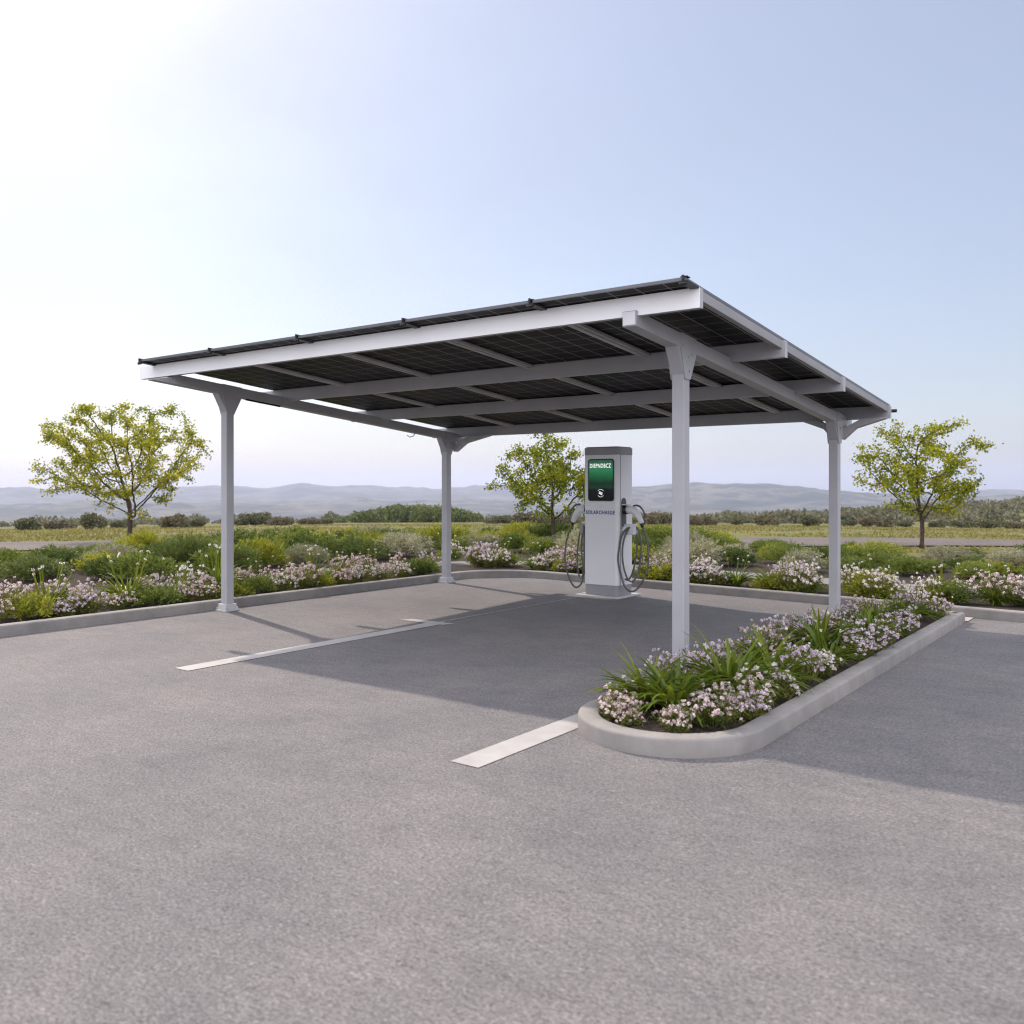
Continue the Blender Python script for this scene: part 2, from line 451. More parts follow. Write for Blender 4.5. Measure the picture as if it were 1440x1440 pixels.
# ------------------------------------------------------------------ ground and hills
LOT = np.array([-3.0, 2.0])
rs = np.random.RandomState(5)
def vnoise(x, y, seed=0):
    """smooth value noise on arrays"""
    def h(i, j):
        s = np.sin(i * 127.1 + j * 311.7 + seed * 74.7) * 43758.5453
        return s - np.floor(s)
    i, j = np.floor(x), np.floor(y); u, v = x - i, y - j
    u = u * u * (3 - 2 * u); v = v * v * (3 - 2 * v)
    return (h(i, j) * (1 - u) + h(i + 1, j) * u) * (1 - v) + (h(i, j + 1) * (1 - u) + h(i + 1, j + 1) * u) * v
def fbm(x, y, o=4, seed=0):
    t = 0; a = .5
    for k in range(o):
        t = t + a * vnoise(x * 2 ** k, y * 2 ** k, seed + k); a *= .5
    return t

def terrain(X, Y):
    X = np.asarray(X, float); Y = np.asarray(Y, float)
    dx, dy = X - LOT[0], Y - LOT[1]
    r = np.hypot(dx, dy)
    z = np.interp(r, [0, 17, 22, 30, 45, 260, 420, 800, 1500, 9500], [-.03, -.03, -.12, -.38, -.9, -8.6, -20, -50, -85, -85])
    cx, cy = X - CAM[0], Y - CAM[1]
    Zc = np.maximum(cx * FW[0] + cy * FW[1], 1e-3); Xc = cx * RT[0] + cy * RT[1]
    ang = np.arctan2(Xc, cx * FW[0] + cy * FW[1])
    px = 720 + np.tan(np.clip(ang, -1.35, 1.35)) * FPX
    # wooded rise on the right
    z = z + 10.5 * np.exp(-((r - 340) / 95) ** 2) * np.exp(-((ang - .62) / .26) ** 2)
    # three ridges of hills; their crest lines follow the skyline of the place
    def ridge(r0, wid, pxs, ys, rough, seed):
        yy = np.interp(px, pxs, ys)
        crest = 1.5 - (yy - HOR) / FPX * r0 * np.cos(np.clip(ang, -1.3, 1.3))
        crest = crest + (fbm(ang * 30 + 7, r / 900, 4, seed) - .5) * rough
        prof = np.exp(-((r - r0) / wid) ** 2)
        return (crest + 85) * prof
    h1 = ridge(2700, 420, [-400, 88, 300, 500, 700, 900, 1100, 1352, 1900], [727, 725, 728, 722, 724, 719, 716, 709, 700], 12, 1)
    h2 = ridge(4000, 620, [-400, 88, 300, 450, 600, 760, 900, 960, 1080, 1200, 1352, 1900], [712, 708, 707, 702, 704, 702, 684, 679.5, 682, 690, 697, 699], 38, 9)
    h3 = ridge(6100, 900, [-400, 88, 330, 420, 560, 700, 850, 1000, 1200, 1352, 1900], [690, 687, 685, 681, 685, 684, 689, 690, 692, 694, 690], 60, 17)
    h4 = ridge(3250, 330, [-400, 0, 150, 330, 520, 700, 820, 930, 1060, 1200, 1400, 1900], [714, 716, 706, 712, 709, 716, 710, 705, 709, 712, 706, 704], 30, 23)
    hh = np.maximum(np.maximum(h1, h2), np.maximum(h3, h4))
    bump = (fbm(X / 260, Y / 260, 5, 31) - .5) * 95 * np.clip((r - 1500) / 1500, 0, 1) * np.clip(hh / 40, .25, 1)
    return z + np.where(r > 1200, hh + bump * .55, 0)

def polar(name, radii, nseg, mat):
    th = np.linspace(0, 2 * np.pi, nseg, endpoint=False)
    rr, tt = np.meshgrid(radii, th, indexing='ij')
    X = LOT[0] + rr * np.cos(tt); Y = LOT[1] + rr * np.sin(tt)
    v = np.stack([X, Y, terrain(X, Y)], -1).reshape(-1, 3)
    i, j = np.meshgrid(np.arange(len(radii) - 1), np.arange(nseg), indexing='ij')
    a = i * nseg + j; b = i * nseg + (j + 1) % nseg
    q = np.stack([a, a + nseg, b + nseg, b], -1).reshape(-1, 4)
    q = q[:, ::1]
    me = np_mesh(name, v, q, None, mat, True)
    return tag(link_mesh(name, me), kind='structure')

polar('ground', np.concatenate([[.01], np.linspace(4, 60, 29), np.geomspace(66, 900, 40)]), 240, M['field'])
polar('hills', np.concatenate([[899.0], np.geomspace(930, 9400, 150)]), 1100, M['hills'])

# ------------------------------------------------------------------ parking lot
KL = -6.20                                         # face of the left kerb
def KB(x): return 5.46 - .115 * (x + 5.2)           # face of the back kerb
KH = .115
def sheet(name, poly, z, mat, kind='structure', thick=None):
    mb = MB()
    n = len(poly)
    mb.add([(x, y, z) for x, y in poly], [tuple(range(n))])
    return tag(mb.build(name, mat), kind=kind)

sheet('parking_lot', [(KL - .05, -40), (45, -40), (45, KB(45) + .05 if KB(45) > -2 else -.3), (1.9, KB(1.9) + .05), (-5.3, KB(-5.3) + .05), (KL - .05, 4.6)], 0.0, M['asphalt'])

def kerb_path():
    pts = [(KL, -30.0), (KL, -8.0), (KL, 0.0), (KL, 4.35)]
    # rounded corner up to the back kerb
    c0, c1, c2 = Vector((KL, 4.35)), Vector((KL, 5.52)), Vector((-5.0, KB(-5.0)))
    for k in range(1, 11):
        t = k / 10
        p = c0 * (1 - t) ** 2 + c1 * 2 * t * (1 - t) + c2 * t * t
        pts.append((p.x, p.y))
    pts += [(-2, KB(-2)), (1.0, KB(1.0)), (4.0, KB(4)), (20, KB(20))]
    return pts

def offset(pts, d):
    out = []
    for i, p in enumerate(pts):
        a = Vector(pts[max(i - 1, 0)]); b = Vector(pts[min(i + 1, len(pts) - 1)])
        t = (b - a).normalized(); n = Vector((-t.y, t.x))
        out.append((p[0] + n.x * d, p[1] + n.y * d))
    return out

def kerb_strip(name, face, wdt, z0, z1, closed=False):
    """rounded-edge kerb section swept along its face line; solid lies to the left of the line"""
    e = .018
    prof = [(0, z0), (0, z1 - e), (e * .3, z1 - e * .3), (e, z1), (wdt - e, z1), (wdt - e * .3, z1 - e * .3), (wdt, z1 - e), (wdt, z0)]
    rows = []
    for d, z in prof:
        if closed:
            n = len(face); o = []
            for i in range(n):
                a, b = Vector(face[i - 1]), Vector(face[(i + 1) % n]); t = (b - a).normalized()
                o.append((face[i][0] - t.y * d, face[i][1] + t.x * d, z))
            rows.append(o)
        else:
            rows.append([(x, y, z) for x, y in offset(face, d)])
    mb = MB(); n = len(face); k = len(prof)
    vs = [p for row in rows for p in row]
    fs = []
    for r in range(k - 1):
        for i in range(n if closed else n - 1):
            j = (i + 1) % n
            fs.append((r * n + i, r * n + j, (r + 1) * n + j, (r + 1) * n + i))
    mb.add(vs, fs)
    return mb

KP = kerb_path()
kb = kerb_strip('kerb', KP, .14, -.03, KH)
tag(kb.build('kerb', M['kerb'], smooth=False), kind='structure')

# flower bed behind the kerb, path behind the bed
def strip(name, d0, d1, z, mat, bumpy=0):
    a, b = offset(KP, d0), offset(KP, d1)
    def resample(p, m=160):
        p = [Vector(q) for q in p]; L = [0]
        for i in range(1, len(p)): L.append(L[-1] + (p[i] - p[i - 1]).length)
        out = []
        for k in range(m):
            s = L[-1] * k / (m - 1); i = max(j for j in range(len(L)) if L[j] <= s + 1e-9); i = min(i, len(p) - 2)
            t = (s - L[i]) / max(L[i + 1] - L[i], 1e-6); out.append(p[i].lerp(p[i + 1], t))
        return out
    a, b = resample(a), resample(b)
    mb = MB(); m = len(a); W = 9
    vs = []
    for k in range(m):
        for q in range(W):
            p = a[k].lerp(b[k], q / (W - 1)); vs.append((p.x, p.y, z + (rnd.uniform(-1, 1) * bumpy if 0 < q < W - 1 else 0)))
    fs = [(k * W + q, (k + 1) * W + q, (k + 1) * W + q + 1, k * W + q + 1) for k in range(m - 1) for q in range(W - 1)]
    mb.add(vs, [f[::-1] for f in fs])
    return tag(mb.build(name, mat, smooth=True), kind='structure')
strip('flower_bed_soil', .13, 1.78, .065, M['soil'], .022)
strip('path', 1.78, 3.1, .022, M['path'])
strip('shrub_bed_soil', 3.1, 9.0, .006, M['soil'], .01)

# country road across the meadow
def road():
    m = 60; vs = []; fs = []
    for i in range(m):
        s = -70 + 150 * i / (m - 1)
        for j, d in enumerate((22.6, 23.6, 25, 26.4, 27.4)):
            q = np.array(CAM[:2]) + (d + .02 * s + 1.2 * math.sin(s * .05)) * FW + s * RT
            vs.append((q[0], q[1], float(terrain(q[0], q[1])) + (.05 if 0 < j < 4 else .03)))
    for i in range(m - 1):
        for j in range(4):
            fs.append((i * 5 + j, (i + 1) * 5 + j, (i + 1) * 5 + j + 1, i * 5 + j + 1))
    mb = MB(); mb.add(vs, [f[::-1] for f in fs])
    return tag(mb.build('road', M['road'], smooth=True), kind='structure')
road()

# painted bay lines
def marking(poly, mat=None, z=.004):
    return sheet('parking_line', poly, z, mat or M['marking'])
marking([(-3.395, -2.45), (-3.205, -2.45), (-3.205, .66), (-3.395, .66)])
marking([(-3.80, .662), (-3.16, .662), (-3.10, .80), (-3.74, .80)])
marking([(-3.345, .802), (-3.305, .802), (-3.305, 3.75), (-3.345, 3.75)], M['worn'])
marking([(.105, -3.03), (.30, -3.03), (.30, -1.97), (.25, -1.80), (.25, 4.3), (.105, 4.3)])

# ------------------------------------------------------------------ planter island
PX0, PX1, PY0, PY1 = .205, 1.375, -1.72, 4.35
pc = ((PX0 + PX1) / 2, PY0); pr = (PX1 - PX0) / 2
ring = []
for k in range(0, 33):
    a = math.pi + math.pi * k / 32
    ring.append((pc[0] + pr * math.cos(a), pc[1] + pr * math.sin(a)))
ring += [(PX1, y) for y in np.linspace(PY0 + .3, PY1 - .05, 14)]
ring += [(PX1 - .02, PY1 - .015), (PX1 - .06, PY1)] + [(x, PY1) for x in np.linspace(PX1 - .15, PX0 + .15, 5)] + [(PX0 + .06, PY1), (PX0 + .02, PY1 - .015)]
ring += [(PX0, y) for y in np.linspace(PY1 - .05, PY0 + .3, 14)]
pk = kerb_strip('planter_kerb', ring, .135, -.02, .108, True)
tag(pk.build('planter_kerb', M['kerb'], smooth=True), kind='structure')
mb = MB()
inner = []
n = len(ring)
for i in range(n):
    a, b = Vector(ring[i - 1]), Vector(ring[(i + 1) % n]); t = (b - a).normalized()
    inner.append((ring[i][0] - t.y * .14, ring[i][1] + t.x * .14))
ctr = [(pc[0], y) for _, y in inner]
vs = [(x, min(max(y, PY0 - pr + .14), PY1 - .14), .062) for x, y in inner]
vs2 = [(pc[0] + (x - pc[0]) * .55, PY0 + (min(max(y, PY0 - pr + .14), PY1 - .14) - PY0) * .96, .088 + rnd.uniform(-.015, .015)) for x, y in inner]
mb.add(vs + vs2, [(i, (i + 1) % n, n + (i + 1) % n, n + i) for i in range(n)] + [tuple(range(n, 2 * n))])
tag(mb.build('planter_soil', M['soil'], smooth=True), kind='structure')
sheet('planter_end_paving', [(PX0, PY1 + .002), (PX1 + .02, PY1 + .002), (PX1 + .02, KB(PX1) - .01), (PX0, KB(PX0) - .01)], .008, M['kerb_pale'])

# ------------------------------------------------------------------ solar carport
SL = -.0889
CO = (-3.0, 2.0, 0)
car = thing('solar_carport', 'grey steel carport with white front fascia and dark solar panel roof over the parking bays', 'carport', CO)
def cb(mb, name, mat, parent=None, bevel=.004, smooth=False):
    return mb.build(name, mat, parent or car, smooth, bevel, CO)
zb = lambda y: 2.624 + SL * y               # underside of main beams
zp = lambda y: 2.705 + SL * y               # underside of purlins
BH, PH = .116, .147
XL, XR = -6.583, .565
POSTS = [(-6.045, -.015), (.012, -.015), (-6.045, 4.07), (.012, 4.07)]
hw = .054
for (x, y) in POSTS:
    mb = MB(); mb.box(x - hw, x + hw, y - hw, y + hw, .02, zb(y) + .02)
    po = cb(mb, 'post', M['steel'], bevel=.006)
    mb = MB(); mb.box(x - .10, x + .10, y - .10, y + .10, 0, .02)
    if x < -1 : mb.box(x - .078, x + .078, y - .078, y + .078, .02, .085)
    cb(mb, 'base_plate', M['plate'], po)
    for sx in (-1, 1):
        for sy in (-1, 1):
            mb = MB(); mb.tube([(x + sx * .083, y + sy * .083, .02), (x + sx * .083, y + sy * .083, .045)], .011, 6)
            cb(mb, 'anchor_bolt', M['galv'], po, 0)
    # haunch: flared head of the post in the plane of the beam
    z1 = zb(y)
    poly = [(y - hw - .002, z1 - .20), (y + hw + .002, z1 - .20), (y + .175, zb(y + .175) + .004), (y - .175, zb(y - .175) + .004)]
    mb = MB(); mb.prism(poly, lambda u, v, w_: (w_, u, v), x - hw - .003, x + hw + .003)
    ha = cb(mb, 'haunch', M['steel'], po, .004)
    for sx in (-1, 1):
        xa = x + sx * (hw + .0035); xb_ = x + sx * (hw + .0125)
        g = [(y - .048, z1 - .24), (y + .048, z1 - .24), (y + .16, zb(y + .16) - .01), (y + .16, zb(y + .16) + .12), (y - .12, zb(y - .12) + .12), (y - .12, zb(y - .12) - .01)]
        mb = MB(); mb.prism(g, lambda u, v, w_: (w_, u, v), min(xa, xb_), max(xa, xb_))
        gp = cb(mb, 'gusset_plate', M['steel'], po, .002)
        for (by, bz) in ((-.09, .09), (-.09, .02), (0, -.06), (.02, -.17), (.07, -.03), (.12, .08)):
            mb = MB(); mb.tube([(xb_, y + by, z1 + bz + SL * by), (xb_ + sx * .009, y + by, z1 + bz + SL * by)], .0095, 6)
            cb(mb, 'bolt', M['galv'], gp, 0)
# knee braces from the rear posts to the rear purlin
for (x, s, L) in ((-6.045, 1, .74), (.012, -1, .42), (.012, 1, .545)):
    y = 4.07; zt_ = zp(4.37)
    a0 = zb(y) - .19 - zt_
    pl = [(hw, a0), (hw + .30 * (L - hw), a0 * .46), (L, -.012), (L, -.001), (hw + .45 * (L - hw), -.004), (hw + .26 * (L - hw), a0 * .22), (hw, a0 * .50)]
    mb = MB(); mb.prism([(x + s * u, zt_ + v) for u, v in pl], lambda u, v, w_: (u, w_, v), 4.30 - .13, 4.30 + .0)
    cb(mb, 'knee_brace', M['steel'], bevel=.004)
# main beams
for x in (-6.045, .012):
    yf_ = -.875 if x > -1 else -.783
    mb = MB(); mb.slope(x - .059, x + .059, yf_, 4.56, zb, BH)
    if x < -1:
        z0, z1 = zb(-.7832), zb(-1.04)
        mb.hexa([(x - .059, -1.04, z1), (x + .059, -1.04, z1), (x + .059, -.7832, z0), (x - .059, -.7832, z0),
                 (x - .059, -1.04, z1 + .012), (x + .059, -1.04, z1 + .012), (x + .059, -.7832, zp(-.85) - .003), (x - .059, -.7832, zp(-.85) - .003)])
    be = cb(mb, 'main_beam', M['steel'], bevel=.005)
    if x > -1: mb = MB(); mb.slope(x - .052, x + .052, -.882, -.8752, lambda y: zb(y) + .008, BH - .016)
    if x > -1: cb(mb, 'end_cap', M['steel_lite'], be, .002)
# front fascia and purlins
mb = MB(); mb.slope(XL, XR, -.85, -.842, lambda y: zp(-.85), PH)
fa = cb(mb, 'fascia', M['white'], bevel=.001)
mb = MB(); mb.slope(XL + .002, XR, -.8418, -.785, lambda y: zp(-.85) + .001, PH - .003)
cb(mb, 'fascia_channel', M['steel'], fa, .003)
PY = [-.82, .888, 2.565, 4.37]
for y in PY[1:]:
    mb = MB(); mb.slope(XL, XR, y - .033, y + .033, lambda q, y=y: zp(y), PH)
    pu = cb(mb, 'purlin', M['steel'], bevel=.004)
    mb = MB(); mb.slope(XR + .0005, XR + .0035, y - .034, y + .034, lambda q, y=y: zp(y) - .001, PH - .004)
    cb(mb, 'end_plate', M['steel'], pu, .001)
# rails under the panel joints
SEAM = [-6.30, -4.95, -3.55, -2.14, -.78, .56]
for x in SEAM[1:-1]:
    wd = .055
    for a, b in zip(PY[:-1], PY[1:]):
        mb = MB()
        mb.slope(x - wd, x + wd, a + .034, b - .034, lambda q: zp(q) + .117, PH - .117 - .002)
        mb.slope(x - .02, x + .02, a + .034, b - .034, lambda q: zp(q) + .107, .0098)
        cb(mb, 'panel_rail', M['galv'], bevel=.003)
for a, b in zip(PY[:-1], PY[1:]):
    mb = MB(); mb.slope(XR - .07, XR - .02, a + .034, b - .034, lambda q: zp(q) + .072, PH - .074)
    cb(mb, 'side_rail', M['rail_dark'], bevel=.003)
# panels: 5 columns x 3 rows, aluminium frame round a black laminate
ROW = [(-1.03, .878), (.898, 2.60), (2.62, 4.45)]
zt = lambda y: zp(y) + PH + .001
for r, (y0, y1) in enumerate(ROW):
    for k in range(5):
        x0, x1 = SEAM[k] + .018, SEAM[k + 1] - .018
        o0 = ((x0 + x1) / 2, (y0 + y1) / 2, zt((y0 + y1) / 2))
        mb = MB(); mb.slope(x0 + .012, x1 - .012, y0 + .012, y1 - .012, lambda q: zt(q) + .006, .010)
        me_o = mb.build('solar_panel', M['panel'], car, False, 0, o0)
        me_o.location = (o0[0] - CO[0], o0[1] - CO[1], o0[2] - CO[2])
        mb = MB(); fz = lambda q: zt(q)
        mb.slope(x0, x0 + .0118, y0, y1, fz, .025); mb.slope(x1 - .0118, x1, y0, y1, fz, .025)
        mb.slope(x0 + .012, x1 - .012, y0, y0 + .0118, fz, .025); mb.slope(x0 + .012, x1 - .012, y1 - .0118, y1, fz, .025)
        mb.build('panel_frame', M['frame_edge'], me_o, False, .0015, o0)
# clamps and bracket ears on the front edge
for i, x in enumerate(SEAM):
    mb = MB()
    y = -1.03; z = zt(y)
    x = min(max(x, SEAM[0] + .03), SEAM[-1] - .03)
    mb.slope(x - .034, x + .034, y - .012, -.80, lambda q: zt(q) - .012, .011)
    mb.slope(x - .008, x + .008, y - .02, y + .05, lambda q: zt(q) - .0008, .036)
    mb.slope(x - .028, x + .028, y + .0, y + .05, lambda q: zt(q) + .0255, .007)
    mb.tube([(x - .03, y - .006, z - .022), (x + .03, y - .006, z - .022)], .013, 8)
    cb(mb, 'panel_clamp', M['black'], bevel=.002)
# rear drip end stub
mb = MB(); mb.tube([(XR - .01, 4.46, zp(4.46) + .10), (XR + .05, 4.46, zp(4.46) + .10)], .02, 10)
cb(mb, 'end_stub', M['black'], bevel=.002)
# conduit and a loose wire under the left beam
mb = MB(); mb.tube([(-6.0, .22, zb(.22) - .012), (-6.0, .75, zb(.75) - .012)], .011, 8)
cb(mb, 'conduit', M['black'], bevel=0)
mb = MB(); mb.tube([(-6.0, 3.3, zb(3.3)), (-6.0, 3.26, zb(3.3) - .05), (-6.02, 3.2, zb(3.3) - .07), (-6.0, 3.12, zb(3.3) - .045)], .006, 6)
cb(mb, 'loose_wire', M['black'], bevel=0)

# ------------------------------------------------------------------ charging station
GX0, GX1, GY0, GY1 = -3.352, -2.815, 3.87, 4.28
GO = ((GX0 + GX1) / 2, (GY0 + GY1) / 2, 0)
ch = thing('charging_station', 'white and grey electric car charging station with green screen and two coiled cables', 'charger', GO)
def gb(mb, name, mat, parent=None, bevel=0, smooth=False):
    return mb.build(name, mat, parent or ch, smooth, bevel, GO)
def rrect(x0, x1, y0, y1, rad, seg=6):
    """rounded rectangle; rad = radii of the corners (x0y0, x1y0, x1y1, x0y1)"""
    pts = []
    for (cx, cy, a0, r_) in ((x0, y0, 180, rad[0]), (x1, y0, 270, rad[1]), (x1, y1, 0, rad[2]), (x0, y1, 90, rad[3])):
        ox = cx + (r_ if cx == x0 else -r_); oy = cy + (r_ if cy == y0 else -r_)
        for k in range(seg + 1):
            a = R(a0 + 90 * k / seg); pts.append((ox + r_ * math.cos(a), oy + r_ * math.sin(a)))
    return pts
up = lambda u, v, w_: (u, v, w_)
RAD = (.03, .055, .03, .03)
mb = MB(); mb.box(GX0 - .09, GX1 + .06, GY0 - .10, GY1 + .12, 0, .028); gb(mb, 'base_plate', M['plate'], bevel=.006)
mb = MB(); mb.prism(rrect(GX0 + .008, GX1 - .006, GY0 + .006, GY1 - .006, RAD), up, .028, .168); gb(mb, 'plinth', M['cab_grey'], bevel=.003)
mb = MB(); mb.prism(rrect(GX0, GX1, GY0, GY1, RAD), up, .168, 1.950); body = gb(mb, 'body', M['cab_white'], bevel=.003)
mb = MB(); mb.prism(rrect(GX0 - .004, GX1 + .004, GY0 - .004, GY1 + .004, RAD), up, 1.950, 2.048)
mb.prism(rrect(GX0 + .012, GX1 - .012, GY0 + .012, GY1 - .012, RAD), up, 2.048, 2.062); gb(mb, 'top_cap', M['cab_grey'], bevel=.005)
# corner trim line on the front right
mb = MB(); mb.box(GX1 + .0002, GX1 + .004, GY0 + .062, GY0 + .070, .17, 1.96); gb(mb, 'side_seam', M['cab_grey'], body)
# display
SX0, SX1, SZ0, SZ1 = -3.285, -2.872, 1.315, 1.895
mb = MB(); mb.prism(rrect(SX0, SX1, SZ0, SZ1, (.04,) * 4, 8), lambda u, v, w_: (u, w_, v), GY0 - .002, GY0 - .010)
mb.build('screen_bezel', M['black'], ch, False, .002, GO)
sc0 = ((SX0 + SX1) / 2, GY0 - .011, (SZ0 + SZ1) / 2)
mb = MB(); mb.prism(rrect(SX0 + .016, SX1 - .016, SZ0 + .016, SZ1 - .016, (.03,) * 4, 8), lambda u, v, w_: (u, w_, v), GY0 - .0102, GY0 - .0135)
scr = mb.build('screen', M['screen'], ch, False, 0, sc0)
scr.location = (sc0[0] - GO[0], sc0[1] - GO[1], sc0[2])
def text(word, x, z, width, height, y, mat, parent, bold=.0, name='lettering', org=GO):
    cu = bpy.data.curves.new(name, 'FONT'); cu.body = word; cu.size = 1; cu.extrude = .004; cu.offset = bold; cu.space_character = 1.12
    to = bpy.data.objects.new(name, cu); C.objects.link(to)
    dg = bpy.context.evaluated_depsgraph_get(); dg.update()
    me = bpy.data.meshes.new_from_object(to.evaluated_get(dg)); bpy.data.objects.remove(to)
    co = np.zeros(len(me.vertices) * 3, np.float32); me.vertices.foreach_get('co', co); co = co.reshape(-1, 3)
    lo, hi = co.min(0), co.max(0)
    nx = (co[:, 0] - lo[0]) / (hi[0] - lo[0]) * width + x; nz = (co[:, 1] - lo[1]) / (hi[1] - lo[1]) * height + z
    ny = y - (co[:, 2] - lo[2]) / max(hi[2] - lo[2], 1e-6) * .0022
    v = np.stack([nx - org[0], ny - org[1], nz - org[2]], 1).astype(np.float32)
    me.vertices.foreach_set('co', v.ravel()); me.materials.clear(); me.materials.append(mat); me.update()
    return link_mesh(name, me, parent)
text('DIEPNDBCZ', -3.250, 1.772, .335, .058, GY0 - .0137, M['screen_text'], scr, .018, org=sc0)
text('SOLARCHASGE', -3.322, 1.135, .46, .052, GY0 - .0002, M['blue_text'], body, .022)
# contactless reader mark: two arcs round a tilted card with waves
rc = (-3.078, 1.425)
for a0, a1 in ((35, 145), (215, 325)):
    mb = MB(); pts = [(rc[0] + .052 * math.cos(R(a)), GY0 - .0142, rc[1] + .052 * math.sin(R(a))) for a in range(a0, a1 + 1, 10)]
    mb.tube(pts, .0028, 6); mb.build('reader_ring', M['screen_text'], scr, False, 0, sc0)
mb = MB()
ca, sa = math.cos(R(-25)), math.sin(R(-25))
mb.prism([(rc[0] + u * ca - v * sa, rc[1] + u * sa + v * ca) for u, v in ((-.028, -.017), (.028, -.017), (.028, .017), (-.028, .017))], lambda u, v, w_: (u, w_, v), GY0 - .0136, GY0 - .0156)
cd = mb.build('card_symbol', M['screen_text'], scr, False, .001, sc0)
mb = MB()
mb.prism([(rc[0] + u * ca - v * sa, rc[1] + u * sa + v * ca) for u, v in ((-.026, .002), (.026, .002), (.026, .008), (-.026, .008))], lambda u, v, w_: (u, w_, v), GY0 - .0157, GY0 - .0162)
mb.build('card_stripe', M['black'], cd, False, 0, sc0)
mb = MB(); mb.tube([(-3.08, GY0 - .001, 1.245), (-3.08, GY0 - .004, 1.245)], .006, 8); gb(mb, 'lock', M['cab_grey'], body)

def holster(s):
    """plug, holster, hook and coiled cable on one side; s=+1 right side, -1 left side"""
    xs = GX1 if s > 0 else GX0
    X = lambda d: xs + s * d
    yc = 4.02
    # upright recess plate
    mb = MB()
    pl = rrect(yc - .06, yc + .06, .93, 1.36, (.02, .02, .058, .058), 6)
    mb.prism(pl, lambda u, v, w_: (w_, u, v), min(X(.0005), X(.012)), max(X(.0005), X(.012)))
    gb(mb, 'holster_plate', M['cab_dark'], body, .003)
    mb = MB(); mb.tube([(X(.01), yc, 1.195), (X(.06), yc, 1.20)], [.062, .058], 16); gb(mb, 'socket', M['black'], body)
    mb = MB(); mb.box(min(X(.012), X(.10)), max(X(.012), X(.10)), yc - .07, yc + .07, 1.262, 1.275); gb(mb, 'hood', M['plug'], body, .004)
    # plug: thick nose, then a handle curving down, thumb guard, boot
    mb = MB()
    path = [(.05, 1.20), (.10, 1.203), (.15, 1.195), (.195, 1.165), (.232, 1.115), (.262, 1.06), (.280, 1.015)]
    rad = [.050, .056, .055, .050, .043, .037, .034]
    mb.tube([(X(a), yc, z) for a, z in path], rad, 16)
    pg = gb(mb, 'plug', M['plug'], None, 0, True)
    mb = MB(); g2 = [(.15, 1.252), (.20, 1.262), (.25, 1.248), (.295, 1.205), (.325, 1.15), (.328, 1.11), (.31, 1.095)]
    mb.tube([(X(a), yc, z) for a, z in g2], [.010, .014, .014, .012, .011, .010, .008], 8)
    gb(mb, 'thumb_guard', M['cab_dark'], pg, 0, True)
    mb = MB(); mb.tube([(X(.279), yc, 1.02), (X(.292), yc, .965)], [.026, .019], 12); gb(mb, 'boot', M['black'], pg, 0, True)
    # hook block the coil hangs on
    mb = MB(); mb.box(min(X(.0), X(.17)), max(X(.0), X(.17)), yc - .01, yc + .10, .86, 1.0); mb.box(min(X(.0), X(.05)), max(X(.0), X(.05)), yc - .05, yc + .09, .90, .97)
    gb(mb, 'cable_hook', M['plug'] if s > 0 else M['cab_grey'], None, .012)
    # cable: from the boot down, round the outer loop, over the hook, round the inner loop, back into the cabinet
    ctrl = [(.291, .0, .968), (.345, -.01, .86), (.385, -.02, .70), (.395, -.03, .48), (.34, -.05, .28), (.255, -.07, .145), (.17, -.09, .10), (.08, -.10, .16), (.00 + .025, -.11, .32),
            (-.03 + .02, -.13, .52), (-.01 + .02, -.12, .72), (.04, -.09, .88), (.09, -.01, .955), (.15, .05, .98), (.20, .07, .90), (.235, .07, .74), (.24, .05, .55), (.215, .02, .36), (.16, -.01, .235), (.10, -.04, .25), (.055, -.07, .38),
            (.035, -.09, .56), (.04, -.08, .74), (.07, -.05, .88), (.10, .0, .965), (.14, .06, .97), (.165, .07, .86), (.175, .06, .66), (.15, .04, .45), (.105, .03, .30), (.05, .03, .24), (.01, .04, .25)]
    P = [Vector((X(a), yc + b, z)) for a, b, z in ctrl]
    sm = []
    for i in range(len(P) - 1):
        p0, p1, p2, p3 = P[max(i - 1, 0)], P[i], P[i + 1], P[min(i + 2, len(P) - 1)]
        for k in range(6):
            t = k / 6
            sm.append(.5 * ((2 * p1) + (p2 - p0) * t + (2 * p0 - 5 * p1 + 4 * p2 - p3) * t * t + (3 * p1 - p0 - 3 * p2 + p3) * t ** 3))
    sm.append(P[-1])
    mb = MB(); mb.tube(sm, .0125, 8); gb(mb, 'charging_cable', M['cable'], None, 0, True)
holster(1); holster(-1)

# ------------------------------------------------------------------ plant generators (numpy)
def unit(a): return a / np.maximum(np.linalg.norm(a, axis=-1, keepdims=True), 1e-9)

def leaf_quads(pos, d, side, L, W, fold=.25):
    """diamond leaves: base, right, tip, left; slightly folded"""
    d = unit(d); side = unit(side - d * (side * d).sum(-1, keepdims=True)); nrm = np.cross(side, d)
    L = np.broadcast_to(L, (len(pos),))[:, None]; W = np.broadcast_to(W, (len(pos),))[:, None]
    mid = pos + d * L * .45 + nrm * W * fold
    v = np.stack([pos, mid + side * W * .5, pos + d * L, mid - side * W * .5], 1).reshape(-1, 3)
    q = np.arange(len(pos) * 4).reshape(-1, 4)
    return v, q

